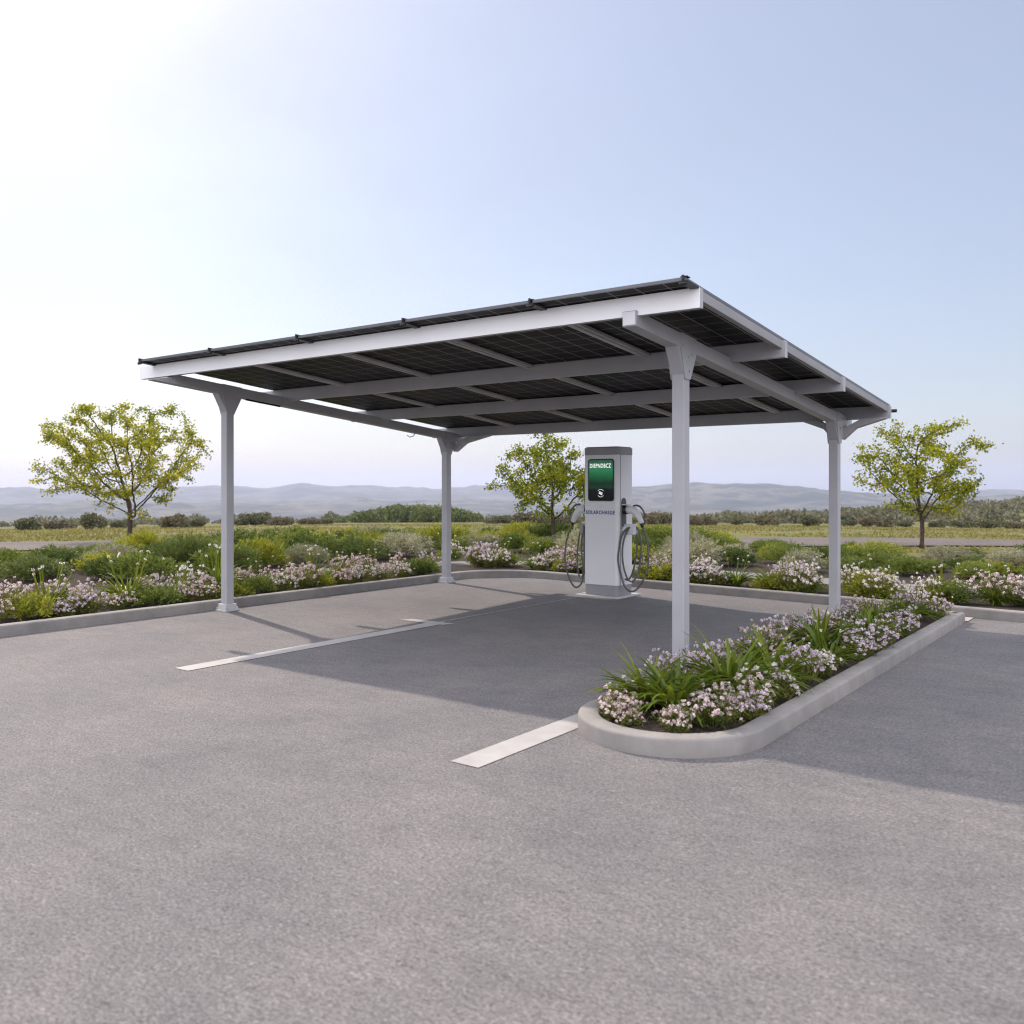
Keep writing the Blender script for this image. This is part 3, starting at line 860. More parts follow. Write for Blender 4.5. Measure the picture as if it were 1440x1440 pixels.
def blades(base, d, out, L, W, seg=6, bend=1.0, rs=rs, fold=.3):
    """arching strap leaves: start going along d, bend towards out and down"""
    n = len(base); d = unit(d)
    t = np.linspace(0, 1, seg + 1)
    pts = [base]; cur = d.copy(); p = base.copy()
    for k in range(seg):
        cur = unit(cur + out * (bend * .14)[:, None] + np.array([0, 0, -.16]) * (bend * (.4 + 1.3 * t[k]))[:, None])
        p = p + cur * (L / seg)[:, None]; pts.append(p)
    pts = np.stack(pts, 1)
    tan = unit(np.gradient(pts, axis=1))
    side = unit(np.cross(tan, np.array([0, 0, 1.0]) + .001)); nrm = np.cross(side, tan)
    wt = np.array([.55, .95, 1, .95, .8, .5, .06]) if seg == 6 else np.interp(t, [0, .3, .7, 1], [.6, 1, .8, .05])
    wv = (W[:, None] * wt)[..., None]
    l = pts - side * wv * .5 + nrm * wv * fold; r = pts + side * wv * .5 + nrm * wv * fold
    v = np.stack([l, pts, r], 2).reshape(-1, 3)
    idx = np.arange(n * (seg + 1) * 3).reshape(n, seg + 1, 3)
    q = []
    for c in (0, 1):
        q.append(np.stack([idx[:, :-1, c], idx[:, :-1, c + 1], idx[:, 1:, c + 1], idx[:, 1:, c]], -1).reshape(-1, 4))
    return v, np.concatenate(q)

def join(parts):
    vs, qs, k = [], [], 0
    for v, q in parts:
        vs.append(v); qs.append(q + k); k += len(v)
    return np.concatenate(vs), np.concatenate(qs)

def rand_dirs(n, rs, zmin=-1):
    z = rs.uniform(zmin, 1, n); a = rs.uniform(0, 2 * np.pi, n); s = np.sqrt(1 - z * z)
    return np.stack([s * np.cos(a), s * np.sin(a), z], 1)

def flower_template(seed, rad, hgt, nhead, sparse=False):
    rs = np.random.RandomState(seed)
    n = nhead
    # sub-mounds give the clump an uneven outline
    subs = np.stack([rs.uniform(-.5, .5, 5) * rad, rs.uniform(-.5, .5, 5) * rad, rs.uniform(.7, 1.05, 5) * hgt], 1)
    k = rs.randint(0, 5, n)
    dr = rand_dirs(n, rs, .02)
    tip = np.stack([subs[k, 0] + dr[:, 0] * rad * .62, subs[k, 1] + dr[:, 1] * rad * .62, .06 + (subs[k, 2] - .06) * (.35 + .65 * dr[:, 2])], 1)
    tip += rs.normal(0, .018, tip.shape)
    far = rs.rand(n) < .14
    tip[far, 2] += rs.uniform(.03, .10, far.sum())
    base = np.stack([tip[:, 0] * .35, tip[:, 1] * .35, np.zeros(n)], 1)
    # stems
    d = unit(tip - base); L = np.linalg.norm(tip - base, axis=1)
    sv, sq = leaf_quads(base, d, np.cross(d, rand_dirs(n, rs)), L, .006, .0)
    # fine leaves through the mound
    m = int(nhead * 13)
    kk = rs.randint(0, n, m); t = rs.uniform(.25, .98, m)[:, None]
    lp = base[kk] * (1 - t) + tip[kk] * t + rs.normal(0, .016, (m, 3)); lp[:, 2] = np.maximum(lp[:, 2], .01)
    ld = unit(d[kk] * .7 + rand_dirs(m, rs) * .9 + np.array([0, 0, .25]))
    lv, lq = leaf_quads(lp, ld, rand_dirs(m, rs), rs.uniform(.025, .065, m), rs.uniform(.006, .014, m))
    fol = join([(sv, sq), (lv, lq)])
    # flower heads: balls of small cupped petals
    pn = 16
    hc = np.repeat(tip, pn, 0); hd = rand_dirs(n * pn, rs, -.45)
    hr = np.repeat(rs.uniform(.012, .024, n), pn)
    pp = hc + hd * hr[:, None] * .75
    pdv = unit(np.cross(hd, rand_dirs(n * pn, rs)) + hd * .35)
    pv, pq = leaf_quads(pp - pdv * (hr * .42)[:, None], pdv, np.cross(hd, pdv), hr * 1.1, hr * 1.0, .12)
    return fol, (pv, pq)

def strap_template(seed, n, L0, L1, W, stalks=0):
    rs = np.random.RandomState(seed)
    a = rs.uniform(0, 2 * np.pi, n); tilt = rs.uniform(.03, .85, n) ** .9
    out = np.stack([np.cos(a), np.sin(a), np.zeros(n)], 1)
    base = out * rs.uniform(0, .05, n)[:, None]
    d = unit(out * tilt[:, None] * .8 + np.array([0, 0, 1.0]))
    v, q = blades(base, d, out, rs.uniform(L0, L1, n), rs.uniform(.7, 1.15, n) * W, 6, rs.uniform(.5, 1.7, n), rs)
    v[:, 2] = np.maximum(v[:, 2], .004)
    leaf = (v, q)
    st = None
    if stalks:
        a = rs.uniform(0, 2 * np.pi, stalks); o = np.stack([np.cos(a), np.sin(a), np.zeros(stalks)], 1)
        tip = o * rs.uniform(.06, .26, stalks)[:, None] + np.array([0, 0, 1.0]) * rs.uniform(.42, .60, stalks)[:, None]
        b = o * .03
        w1 = unit(np.cross(tip - b, rand_dirs(stalks, rs))) * .006; w2 = unit(np.cross(tip - b, w1)) * .006
        sv = join([(np.stack([b - w_, b + w_, tip + w_, tip - w_], 1).reshape(-1, 3), np.arange(stalks * 4).reshape(-1, 4)) for w_ in (w1, w2)])
        leaf = join([leaf, sv])
        pn = 12; hd = rand_dirs(stalks * pn, rs, -.4); hr = .015
        c = np.repeat(tip, pn, 0); pdv = unit(np.cross(hd, rand_dirs(stalks * pn, rs)) + hd * .4)
        st = leaf_quads(c + hd * hr * .7, pdv, np.cross(hd, pdv), hr * 1.1, hr, .1)
    return leaf, st

def shrub_template(seed, rad, hgt, nshoot, nleaf, L, W, plume=.5):
    """mound of feathery shoots"""
    rs = np.random.RandomState(seed)
    ns = 7
    sub = np.stack([rs.uniform(-.55, .55, ns) * rad, rs.uniform(-.55, .55, ns) * rad, rs.uniform(.65, 1.0, ns) * hgt, rs.uniform(.4, .6, ns) * rad], 1)
    k = rs.randint(0, ns, nshoot)
    dr = rand_dirs(nshoot, rs, -.05)
    tip = np.stack([sub[k, 0] + dr[:, 0] * sub[k, 3], sub[k, 1] + dr[:, 1] * sub[k, 3], sub[k, 2] * (.28 + .72 * np.maximum(dr[:, 2], 0))], 1)
    tip[:, 2] += rs.normal(0, .03 * hgt, nshoot)
    base = np.stack([tip[:, 0] * .4 + sub[k, 0] * .2, tip[:, 1] * .4 + sub[k, 1] * .2, np.zeros(nshoot)], 1)
    t = np.tile(np.linspace(.45, 1.0, nleaf), nshoot)[:, None]
    kk = np.repeat(np.arange(nshoot), nleaf)
    b, e = base[kk], tip[kk]
    mid = b * .35 + e * .65 + np.array([0, 0, .12 * hgt])
    p = b * (1 - t) ** 2 + mid * 2 * t * (1 - t) + e * t * t
    tan = unit((mid - b) * (1 - t) + (e - mid) * t)
    m = len(p)
    ld = unit(tan * plume + rand_dirs(m, rs) * .75 + np.array([0, 0, .15]))
    v, q = leaf_quads(p + rs.normal(0, .012, p.shape), ld, rand_dirs(m, rs), rs.uniform(.6, 1.3, m) * L, rs.uniform(.7, 1.3, m) * W)
    v[:, 2] = np.maximum(v[:, 2], 0)
    return v, q

def stems_mesh(seed, rad, hgt, n):
    rs = np.random.RandomState(seed); mb = MB()
    for i in range(n):
        a = rs.uniform(0, 6.28); r_ = rs.uniform(.2, .7) * rad
        mb.tube([(.03 * math.cos(a), .03 * math.sin(a), 0), (r_ * .5 * math.cos(a), r_ * .5 * math.sin(a), hgt * .35), (r_ * math.cos(a), r_ * math.sin(a), hgt * .7)], [.012, .009, .005], 5)
    return mb

# templates: (mesh list)
FT = []
for i, (r_, h_, nh) in enumerate([(.24, .27, 84), (.28, .30, 104), (.22, .24, 90), (.30, .33, 82), (.26, .27, 58)]):
    f, p = flower_template(100 + i, r_, h_, nh)
    FT.append((np_mesh('flower_foliage', *f, None, M['leaf_fine']), np_mesh('flower_heads', *p, None, M['pet_pink'])))
ST = []
for i, (n_, a, b, w_, s_) in enumerate([(76, .30, .52, .034, 0), (90, .28, .48, .028, 5), (66, .34, .56, .036, 0), (70, .34, .54, .030, 9)]):
    l, s = strap_template(200 + i, n_, a, b, w_, s_)
    nl_ = len(l[1])
    if s: l = join([l, s])
    me = np_mesh('strap_leaves', *l, None, M['leaf_strap'])
    if s:
        me.materials.append(M['pet_white'])
        me.polygons.foreach_set('material_index', np.r_[np.zeros(nl_, np.int32), np.ones(len(l[1]) - nl_, np.int32)])
    ST.append((me, None))
HT = []
for i, (r_, h_, ns, nl, L, W, pl) in enumerate([(.55, .62, 420, 13, .075, .016, .9), (.62, .55, 480, 13, .06, .020, .6), (.50, .70, 420, 14, .09, .013, 1.2), (.70, .60, 520, 12, .07, .018, .8)]):
    HT.append(np_mesh('shrub_foliage', *shrub_template(300 + i, r_, h_, ns, nl, L, W, pl), None, M['shrub_green']))
STEM = [stems_mesh(350 + i, .4, .5, 7) for i in range(2)]
STEMM = []
for s_ in STEM:
    o = s_.build('stems', M['bark']); STEMM.append(o.data); bpy.data.objects.remove(o)

def over(o, mat):
    o.material_slots[0].link = 'OBJECT'; o.material_slots[0].material = mat

GT = []
for i in range(2):
    GT.append(np_mesh('low_foliage', *shrub_template(390 + i, .30, .30, 210, 12, .045, .013, .8), None, M['shrub_yellow']))
def green(x, y, z, sc, key, label, group):
    o = thing('low_green_clump', label, 'plant', (x, y, z), rnd.uniform(0, 6.28), group, (sc, sc, sc * rnd.uniform(.8, 1.1)))
    f_ = link_mesh('foliage', GT[rnd.randrange(2)], o); over(f_, M[key])
    link_mesh('stems', STEMM[rnd.randrange(2)], o).scale = (.45, .45, .4)
    return o
PET = {'pink': 'pet_pink', 'white': 'pet_white', 'lilac': 'pet_lilac'}
def flower(x, y, z, t, col, sc, label, group):
    o = thing('flower_clump', label, 'flowers', (x, y, z), rnd.uniform(0, 6.28), group, (sc * rnd.uniform(.92, 1.08), sc * rnd.uniform(.92, 1.08), sc * rnd.uniform(.88, 1.12)))
    link_mesh('foliage', FT[t][0], o)
    h = link_mesh('blossoms', FT[t][1], o); over(h, M[PET[col]])
    return o
def strap(x, y, z, t, sc, label, group):
    o = thing('leafy_plant', label, 'plant', (x, y, z), rnd.uniform(0, 6.28), group, (sc, sc, sc * rnd.uniform(.9, 1.1)))
    link_mesh('leaves', ST[t][0], o)
    if ST[t][1]: link_mesh('buds', ST[t][1], o)
    return o

COLWORD = {'pink': 'pink and cream', 'white': 'white', 'lilac': 'pale lilac'}
# ---- planter island
fl, lf = [], []
lf += [(.78, -1.66, 0, 1.0), (.56, -1.62, 2, .8), (.86, -.98, 2, 1.05), (1.02, -.62, 0, .75), (.80, -.12, 0, 1.0), (1.08, .42, 1, .8), (.84, .95, 2, 1.0), (.98, 1.85, 0, 1.0), (.82, 2.75, 2, .9), (1.0, 3.5, 0, .95), (.75, 4.0, 1, .85)]
fl += [(.52, -1.92, 2, 'pink', .85), (.70, -2.04, 4, 'pink', .62), (.96, -2.0, 2, 'pink', .66), (1.14, -1.20, 4, 'pink', .8), (.46, -1.55, 0, 'white', .85), (1.06, -1.72, 1, 'pink', .86), (1.12, -1.48, 2, 'lilac', .85), (.50, -1.08, 3, 'lilac', .85),
       (.52, -.62, 1, 'lilac', .9), (1.10, -.92, 0, 'white', .9), (1.08, -.28, 3, 'lilac', .85), (.52, -.10, 0, 'lilac', .95),
       (.52, .40, 3, 'pink', .9), (1.10, .08, 2, 'white', .85), (.52, .90, 1, 'lilac', .95), (1.10, .95, 0, 'lilac', .95), (1.10, 1.42, 1, 'lilac', .9),
       (.52, 1.62, 2, 'lilac', 1.0), (.52, 2.15, 0, 'pink', 1.0), (1.10, 2.35, 1, 'lilac', .95), (.55, 2.7, 3, 'lilac', .95), (1.08, 2.92, 2, 'lilac', 1.0), (.6, 3.2, 1, 'pink', .95),
       (.55, 3.7, 0, 'pink', .9), (.85, 3.85, 3, 'lilac', .95), (1.10, 3.92, 1, 'lilac', .9)]
fl.sort(key=lambda q: q[1]); lf.sort(key=lambda q: q[1])
for i, (x, y, t, sc) in enumerate(lf):
    strap(x, y, .07, t, sc * (1.05 if y < 0 else (.92 if y < 2 else .78)), f'{nth(i + 1)} green strap-leaved plant from the rounded front end of the planter island', 'strap-leaved plants in the planter island')
for i, (x, y, t, c, sc) in enumerate(fl):
    side = 'left edge' if x < .65 else ('right edge' if x > .98 else 'middle')
    k = sum(1 for q in fl[:i + 1] if ('left edge' if q[0] < .65 else ('right edge' if q[0] > .98 else 'middle')) == side)
    flower(x, y, .062, t, c, sc * (.92 if y < 2 else .80), f'{COLWORD[c]} flower clump, {nth(k)} from the front on the planter island {side}', 'flower clumps in the planter island')

# ---- bed along the left kerb
row1, row2, lf = [], [], []
y = -3.3
while y < 4.5:
    row1.append((KL - .14 - rnd.uniform(.22, .34), y)); y += rnd.uniform(.30, .46)
y = -3.2
while y < 5.0:
    row2.append((KL - .14 - rnd.uniform(.62, .92), y)); y += rnd.uniform(.46, .74)
ng = 0
for i, (x, y) in enumerate(row1):
    if rnd.random() < .34:
        ng += 1
        green(x, y, .06, rnd.uniform(.75, 1.05), rnd.choice(['shrub_yellow', 'shrub_green']), f'low flowerless green clump, {nth(ng)} from near end, front row by left kerb', 'green clumps in the left bed')
        continue
    c = rnd.choice(['pink', 'white', 'pink', 'lilac', 'white'])
    flower(x, y, .06, rnd.randrange(5), c, rnd.uniform(.85, 1.15), f'{COLWORD[c]} flower clump, {nth(i + 1)} from near end, front row by left kerb', 'flower clumps in the left bed')
for i, (x, y) in enumerate(row2):
    c = rnd.choice(['pink', 'lilac', 'pink', 'white'])
    flower(x, y, .06, rnd.randrange(5), c, rnd.uniform(.9, 1.25), f'{COLWORD[c]} flower clump, {nth(i + 1)} from near end, back row of left bed', 'flower clumps in the left bed')
for i, (y, t, sc) in enumerate([(-3.1, 3, 1.0), (-1.75, 3, 1.05), (-.75, 3, 1.05), (-.2, 1, .85), (.55, 3, 1.05), (1.2, 1, .8), (2.05, 3, 1.0), (2.5, 1, .85), (3.4, 1, .85), (4.3, 1, .8)]):
    strap(KL - .14 - rnd.uniform(.42, .75), y, .06, t, sc, f'strap-leaved plant, {nth(i + 1)} from the near end of the left flower bed', 'strap-leaved plants in the left bed')

# ---- bed along the back kerb: clusters with bare soil between
pxs = []
for a, b, n_ in ((600, 742, 9), (742, 850, 7), (895, 965, 5), (968, 1052, 6), (1060, 1170, 7), (1180, 1258, 5), (1275, 1370, 6), (1385, 1460, 5)):
    pxs += [rnd.uniform(a + 8, b - 8) if n_ > 3 else 0 for _ in range(n_)]
pxs.sort()
kf = kg = 0
for i, p_ in enumerate(pxs):
    off = .14 + (.26 if i % 2 else rnd.uniform(.5, .78))
    # march along the sight line until it is `off` behind the kerb face
    d = 11.0
    while True:
        x, y = ground_at(p_, d)
        if y - KB(x) > off: break
        d += .02
    if x < -5.75 and y < 5.7: continue
    if rnd.random() < .30:
        kg += 1
        green(x, y, .06, rnd.uniform(.8, 1.15), rnd.choice(['shrub_yellow', 'shrub_green']), f'low flowerless green clump, {nth(kg)} from the left behind the back kerb', 'green clumps in the back bed')
        continue
    kf += 1
    c = rnd.choice(['pink', 'pink', 'white', 'lilac', 'white'])
    flower(x, y, .06, rnd.randrange(5), c, rnd.uniform(.9, 1.3), f'{COLWORD[c]} flower clump, {nth(kf)} from the left behind the back kerb', 'flower clumps in the back bed')
for i, (p_, t) in enumerate(((628, 1), (705, 1), (752, 1), (815, 0), (925, 1), (1035, 1), (1085, 0), (1132, 1), (1225, 1), (1330, 3), (1400, 1))):
    d = 11.0
    while True:
        x, y = ground_at(p_, d)
        if y - KB(x) > .62: break
        d += .02
    strap(x, y, .06, t, .9, f'strap-leaved plant, {nth(i + 1)} from the left behind the back kerb', 'strap-leaved plants in the back bed')

# ---- feathery shrubs beyond the path
KIND = [('shrub_yellow', 'yellow-green'), ('shrub_green', 'mid green'), ('shrub_dark', 'dark green'), ('shrub_silver', 'silvery')]
spots = []
def far_ok(x, y, dmin):
    return all((x - a) ** 2 + (y - b) ** 2 > dmin * dmin for a, b, *_ in spots)
off1 = [Vector(p) for p in offset(KP, 3.15)]
tries = 0
while len(spots) < 115 and tries < 9000:
    tries += 1
    d = rnd.uniform(14.5, 27) ; p_ = rnd.uniform(-60, 1500)
    x, y = ground_at(p_, d)
    # distance to the kerb line
    dk = min(((x - KL) if False else (KL - x)) if y < 5.2 else 99, 99)
    dist_left, dist_back = KL - x, y - KB(max(x, -6.2))
    beyond = max(dist_left, dist_back)
    if beyond < 3.5 or beyond > 9.5: continue
    if p_ > 1090 and d > 20.5: continue
    if not far_ok(x, y, .85): continue
    spots.append((x, y, d, p_, beyond))
spots.sort(key=lambda q: q[3])
cnt = {}
for (x, y, d, p_, bey) in spots:
    m = rnd.choices([0, 1, 2, 3], [.30, .38, .20, .12])[0]
    if p_ < 330: m = rnd.choices([0, 1, 2, 3], [.2, .45, .3, .05])[0]
    if bey < 5 and p_ > 640 and rnd.random() < .3: m = 3
    key, word = KIND[m]
    zone = 'near row' if bey < 5.2 else ('middle row' if bey < 7.3 else 'far row')
    cnt[(m, zone)] = cnt.get((m, zone), 0) + 1
    sc = rnd.uniform(.85, 1.35) * (1.0 if bey < 7 else 1.1)
    if p_ > 1080: sc *= .72
    zf = rnd.uniform(.7, 1.15) * (.84 if bey < 5.5 else .66)
    o = thing('feathery_shrub', f'{nth(cnt[(m, zone)])} {word} feathery shrub from the left, {zone} beyond the path', 'shrub', (x, y, .0), rnd.uniform(0, 6.28), 'feathery shrubs beyond the path', (sc, sc, sc * zf))
    f_ = link_mesh('foliage', HT[rnd.randrange(4)], o); over(f_, M[key])
    link_mesh('stems', STEMM[rnd.randrange(2)], o)

# ------------------------------------------------------------------ trees
def grow_tree(seed, height, crown_c, crown_r, trunk_top, nblob=46, leaf_n=5200, leaf_L=.078, flat=.5, clip=None):
    """space colonisation towards leaf clumps; returns (trunk builder, leaf mesh data)"""
    rs = np.random.RandomState(seed)
    blobs = []
    t = 0
    while len(blobs) < nblob and t < 4000:
        t += 1
        u = rand_dirs(1, rs)[0] * rs.uniform(.05, 1.0) ** .45
        p = np.array(crown_c) + u * np.array(crown_r)
        if p[2] < trunk_top * .8 + .25 * abs(u[0]) * 0: continue
        # crown narrows to the top, droops at the rim
        if all(np.linalg.norm(p - b) > .31 * min(crown_r) for b in blobs): blobs.append(p)
    blobs = np.array(blobs)
    att = np.concatenate([b + rs.normal(0, .14, (8, 3)) * np.array([1, 1, .7]) for b in blobs])
    nodes = [np.array([0, 0, z]) for z in np.arange(0, trunk_top + .01, .12)]
    lean = rs.uniform(-.03, .03, 2)
    nodes = [n_ + np.array([lean[0] * n_[2] + .02 * math.sin(3 * n_[2]), lean[1] * n_[2], 0]) for n_ in nodes]
    par = [-1] + list(range(len(nodes) - 1))
    first = int(len(nodes) * .62)
    alive = np.ones(len(att), bool); step = .13
    for it in range(150):
        if not alive.any(): break
        A = att[alive]; P = np.array(nodes)
        D = np.linalg.norm(A[:, None] - P[None, first:], axis=2)
        near = D.argmin(1) + first; dm = D.min(1)
        new = {}
        for a, k, dd in zip(A, near, dm):
            new.setdefault(k, []).append((a - nodes[k]) / max(dd, 1e-6))
        added = False
        for k, vs in new.items():
            g = np.mean(vs, 0); g = g / max(np.linalg.norm(g), 1e-6) + rs.normal(0, .12, 3) + np.array([0, 0, .10]); g /= np.linalg.norm(g)
            q = nodes[k] + g * step
            if np.min(np.linalg.norm(P - q, axis=1)) < step * .35: continue
            nodes.append(q); par.append(k); added = True
        if not added: break
        P = np.array(nodes)
        idx = np.where(alive)[0]
        dmin = np.min(np.linalg.norm(att[idx][:, None] - P[None], axis=2), axis=1)
        alive[idx[dmin < .17]] = False
    n = len(nodes); P = np.array(nodes)
    kids = [[] for _ in range(n)]
    for i, p in enumerate(par):
        if p >= 0: kids[p].append(i)
    rad = np.zeros(n)
    for i in range(n - 1, -1, -1):
        rad[i] = .0065 if not kids[i] else sum(rad[k] ** 2.25 for k in kids[i]) ** (1 / 2.25)
    rad = np.minimum(rad, height * .021)
    mb = MB()
    # chains of segments as continuous tapering tubes
    def chain(i):
        c = [i]
        while kids[c[-1]]:
            ks = sorted(kids[c[-1]], key=lambda k: -rad[k]); c.append(ks[0])
            for k in ks[1:]: starts.append((c[-2] if False else par[k], k))
        return c
    starts = [(-1, 0)]
    while starts:
        p, i = starts.pop()
        c = chain(i)
        pts = ([P[p]] if p >= 0 else []) + [P[k] for k in c]; rr = ([rad[c[0]]] if p >= 0 else []) + [rad[k] for k in c]
        if len(pts) > 1:
            if p < 0: rr[0] *= 1.35
            mb.tube(pts, rr, 7 if rr[0] > .02 else 5)
    # leaves: round twigs
    thin = np.where(rad < .014)[0]
    thin = thin[P[thin, 2] > trunk_top * .75]
    kk = rs.choice(thin, leaf_n)
    pos = P[kk] + rs.normal(0, .075, (leaf_n, 3)) * np.array([1, 1, .8])
    d = unit(rand_dirs(leaf_n, rs) + np.array([0, 0, -.45]))
    lv = leaf_quads(pos, d, rand_dirs(leaf_n, rs), rs.uniform(.65, 1.25, leaf_n) * leaf_L, rs.uniform(.6, 1.1, leaf_n) * leaf_L * .75, .2)
    return mb, lv

def tree(px, d, height, label, seed, rx, rz, cz, trunk_top, nblob, leaf_n, cxo=0):
    x, y = ground_at(px, d)
    z = float(terrain(x, y)) if d > 24 else 0
    o = thing('young_tree', label, 'tree', (x, y, z), 0, 'young trees beyond the beds')
    mb, lv = grow_tree(seed, height, (cxo * RT[0], cxo * RT[1], cz), (rx, rx, rz), trunk_top, nblob, leaf_n)
    mb.build('trunk', M['bark'], o, True)
    link_mesh('crown', np_mesh('crown', *lv, None, M['leaf_tree']), o)
    return o
tree(182, 25.5, 4.3, 'broad young tree with yellow-green leaves left of the carport, the largest of the three', 41, 2.30, 1.75, 2.56, 1.0, 80, 16000, -.05)
tree(777, 22.5, 3.0, 'young yellow-green tree standing behind the charging station', 52, 1.42, 1.15, 1.85, .75, 48, 7800, 0)
tree(1296, 22.5, 3.3, 'young yellow-green tree standing right of the carport near the country road', 63, 1.58, 1.22, 1.98, .8, 52, 8600, .1)

# ------------------------------------------------------------------ far bushes, woods, grass
def bush_template(seed, nleaf, L):
    rs = np.random.RandomState(seed)
    ns = 9
    sub = np.stack([rs.uniform(-.6, .6, ns), rs.uniform(-.6, .6, ns), rs.uniform(.25, .62, ns), rs.uniform(.28, .42, ns)], 1)
    k = rs.randint(0, ns, nleaf); dr = rand_dirs(nleaf, rs) * rs.uniform(.6, 1, nleaf)[:, None] ** .5
    p = sub[k, :3] + dr * sub[k, 3:4]; p[:, 2] = np.abs(p[:, 2])
    return leaf_quads(p, rand_dirs(nleaf, rs), rand_dirs(nleaf, rs), rs.uniform(.7, 1.3, nleaf) * L, rs.uniform(.6, 1, nleaf) * L)
BT = [np_mesh('bush_foliage', *bush_template(500 + i, 1500, .12), None, M['bush_far']) for i in range(3)]
TM = MB(); TM.tube([(0, 0, 0), (.02, 0, .2), (.0, .03, .45)], [.04, .03, .015], 5)
TMo = TM.build('stem', M['bark']); TMm = TMo.data; bpy.data.objects.remove(TMo)
fb = []
# named by pixel column, distance, width(m), height(m), kind
for px, d, wd, hg, k in [(128, 62, 2.3, 2.3, 0), (174, 78, 3.0, 1.5, 0), (240, 66, 2.6, 2.1, 1), (275, 70, 2.4, 1.3, 0), (345, 95, 4.2, 2.6, 0), (372, 98, 3.8, 2.9, 0), (392, 85, 3.0, 1.8, 1), (432, 100, 3.2, 1.5, 1), (455, 110, 4.0, 1.8, 0),
                         (700, 100, 3.5, 1.9, 0), (740, 84, 3.5, 2.2, 1), (765, 95, 3.4, 2.0, 1), (800, 90, 3.6, 1.8, 1), (905, 80, 3.2, 2.2, 1), (925, 88, 3.2, 2.6, 1), (965, 70, 2.4, 1.5, 1), (985, 75, 2.8, 1.7, 1), (1000, 82, 2.0, 1.4, 1),
                         (1036, 95, 2.4, 1.5, 0), (1075, 78, 2.8, 1.9, 1), (1139, 80, 2.6, 1.9, 0), (1195, 100, 2.6, 1.4, 0), (1222, 84, 3.2, 1.9, 1), (1244, 86, 2.6, 2.1, 1), (1272, 92, 2.4, 1.3, 0),
                         (1318, 95, 2.6, 1.5, 0), (1352, 100, 3.0, 1.7, 0), (1388, 92, 3.4, 2.0, 0), (1425, 95, 3.0, 1.6, 1), (40, 70, 3, 2.0, 0), (85, 75, 3, 1.6, 1)]:
    fb.append((px, d, wd, hg, k))
fb.sort()
ck = [0, 0]
for px, d, wd, hg, k in fb:
    x, y = ground_at(px, d); z = float(terrain(x, y)) - .05
    ck[k] += 1
    word = 'brown-tinged' if k else 'dark olive'
    o = thing('field_bush', f'{nth(ck[k])} {word} round bush from the left at the far meadow edge', 'bush', (x, y, z), rnd.uniform(0, 6.28), 'bushes at the far edge of the meadow', (wd * .5, wd * .5, hg * .55))
    f_ = link_mesh('foliage', BT[rnd.randrange(3)], o)
    if k: over(f_, M['bush_brown'])
    link_mesh('stem', TMm, o)

def wood(name, spots, mat, L=.5, per=260, label=None):
    """a far-off wood: many crowns that read as one mass"""
    rs = np.random.RandomState(len(spots))
    parts = []
    for (x, y, z, r_, h_) in spots:
        n = per
        dr = rand_dirs(n, rs, -.75) * rs.uniform(.75, 1, n)[:, None]
        lump = 1 + .22 * np.sin(dr[:, 0] * 5 + x) * np.cos(dr[:, 1] * 6 + y)
        p = np.array([x, y, z + h_ * .42]) + dr * np.array([r_, r_, h_ * .6]) * lump[:, None]
        p[:, 2] = np.maximum(p[:, 2], z - .1)
        parts.append(leaf_quads(p, rand_dirs(n, rs), rand_dirs(n, rs), rs.uniform(.6, 1.3, n) * L, rs.uniform(.5, 1, n) * L))
    o = link_mesh(name, np_mesh(name, *join(parts), None, mat))
    return tag(o, label, 'wood', kind='stuff')
sp = []
r2 = random.Random(3)
for i in range(150):
    px = r2.triangular(468, 700, 575); d = r2.uniform(150, 200)
    top = np.interp(px, [465, 500, 560, 620, 660, 700], [.7, 2.0, 3.3, 3.0, 2.1, .9])
    x, y = ground_at(px, d); sp.append((x, y, float(terrain(x, y)) - .2, r2.uniform(1.0, 1.8), top * r2.uniform(.75, 1.05) + (d - 150) * .008))
wood('woodland_copse', sp, M['wood'], .42, 300, 'low rounded green copse in the meadow before the hills, between the left posts')
sp = []
for i in range(420):
    px = r2.uniform(900, 1640); d = r2.uniform(150, 420)
    if px < 1080 and d > 200: continue
    x, y = ground_at(px, d); sp.append((x, y, float(terrain(x, y)) - .3, r2.uniform(1.6, 3.4), r2.uniform(1.8, 4.2) * float(np.interp(px, [900, 1100, 1350], [.4, .62, 1]))))
wood('hillside_wood', sp, M['wood_hazed'], .8, 170, 'hazy scrub wood covering the rise behind the right posts')
sp = []
for i in range(200):
    px = r2.uniform(-200, 480) if i % 2 else r2.uniform(680, 1000); d = r2.uniform(160, 300)
    x, y = ground_at(px, d); sp.append((x, y, float(terrain(x, y)) - .3, r2.uniform(1.2, 2.6), r2.uniform(.9, 2.2)))
wood('meadow_scrub', sp, M['wood_hazed'], .6, 120, 'low scrub along the far rim of the meadow')

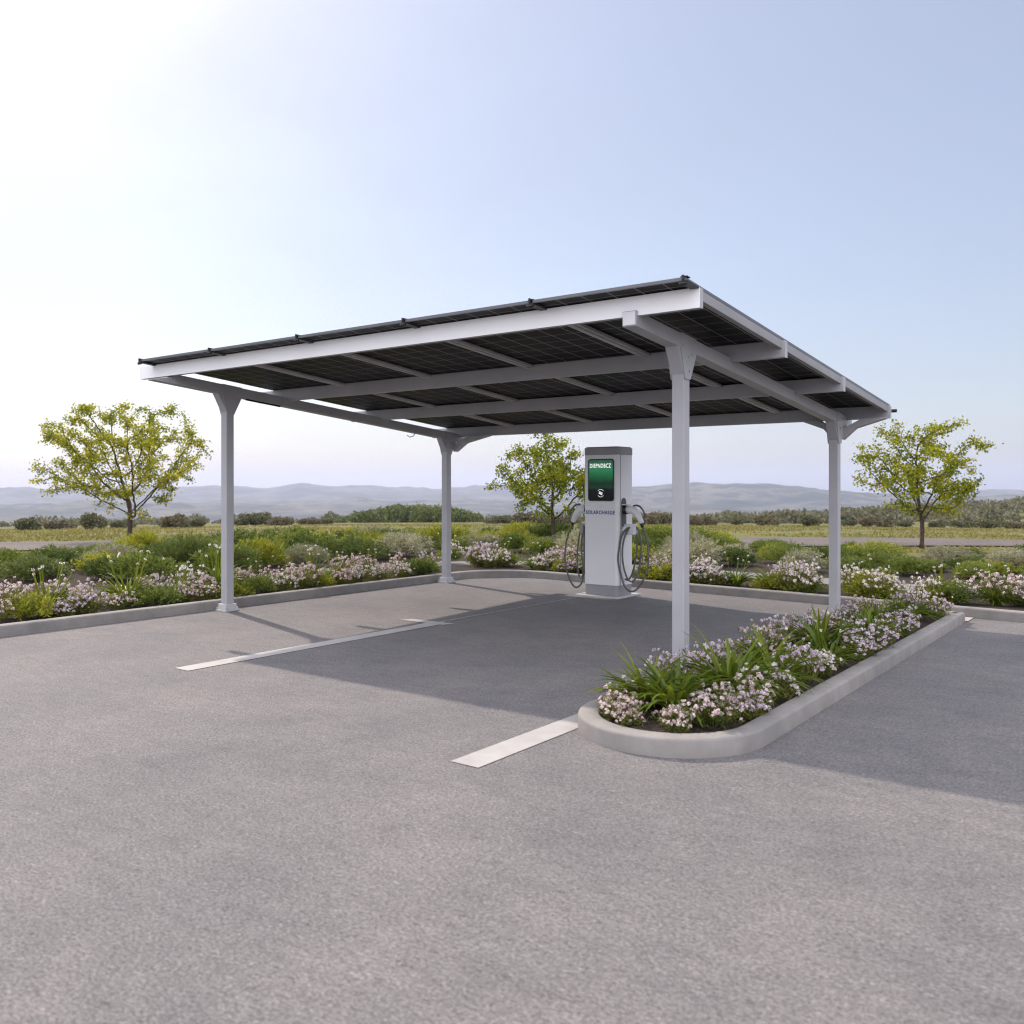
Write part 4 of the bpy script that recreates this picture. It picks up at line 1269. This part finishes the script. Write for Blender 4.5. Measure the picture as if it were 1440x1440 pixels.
def meadow():
    rs = np.random.RandomState(9); n = 52000
    d = 17 + 75 * rs.rand(n) ** 1.7; px = rs.uniform(-150, 1600, n)
    X = CAM[0] + d * FW[0] + (px - 720) / FPX * d * RT[0]; Y = CAM[1] + d * FW[1] + (px - 720) / FPX * d * RT[1]
    bey = np.maximum(KL - X, Y - (5.46 - .115 * (np.maximum(X, -6.2) + 5.2)))
    s = (px - 720) / FPX * d
    rd = d - .02 * s - 1.2 * np.sin(s * .05)
    keep = (bey > 9.0) & ~((rd > 22.4) & (rd < 27.6))
    keep &= fbm(X * .22, Y * .22, 3, 4) > .40
    X, Y, d = X[keep], Y[keep], d[keep]; n = len(X)
    p = np.stack([X, Y, terrain(X, Y) - .01], 1)
    dirs = unit(rand_dirs(n, rs, .1) * 1.1 + np.array([0, 0, .8]))
    L = rs.uniform(.04, .12, n) * np.interp(d, [17, 60], [.9, 1.3])
    v = leaf_quads(p, dirs, rand_dirs(n, rs), L, L * .45 + d * .0007, .1)
    o = link_mesh('meadow_grass', np_mesh('meadow_grass', *v, None, M['grass']))
    tag(o, 'dry yellow-green meadow grass beyond the shrubs', 'grass', kind='stuff')
meadow()

# ------------------------------------------------------------------ haze
def haze():
    m, nt, out = material('haze_air')
    pv = N(nt, 'ShaderNodeVolumePrincipled', Density=HAZE, Anisotropy=.25)
    pv.inputs['Color'].default_value = (.70, .775, 1.0, 1)
    nt.links.new(pv.outputs[0], out.inputs['Volume'])
    mb = MB(); L = 9600
    mb.box(LOT[0] - L, LOT[0] + L, LOT[1] - L, LOT[1] + L, -150, 175)
    o = mb.build('haze', m)
    tag(o, kind='stuff')
HAZE = 1.35e-4
haze()

# ------------------------------------------------------------------ camera, view
cam = bpy.data.cameras.new('camera'); co = bpy.data.objects.new('camera', cam); C.objects.link(co)
co.location = CAM; co.rotation_euler = (R(90), 0, -YAW)
cam.sensor_width = 36; cam.lens = 36 * FPX / 1440
cam.shift_y = -(720 - HOR) / 1440
cam.clip_start = .1; cam.clip_end = 40000
cam.dof.use_dof = True; cam.dof.focus_distance = 9.2; cam.dof.aperture_fstop = 2.6
S.camera = co
S.view_settings.view_transform = 'Standard'; S.view_settings.look = 'None'
S.view_settings.exposure = .27; S.view_settings.gamma = 1
S.render.engine = 'CYCLES'
S.cycles.use_denoising = True; S.cycles.pixel_filter_type = 'BLACKMAN_HARRIS'; S.cycles.filter_width = 1.15
S.cycles.max_bounces = 8; S.cycles.transparent_max_bounces = 8; S.cycles.volume_bounces = 1
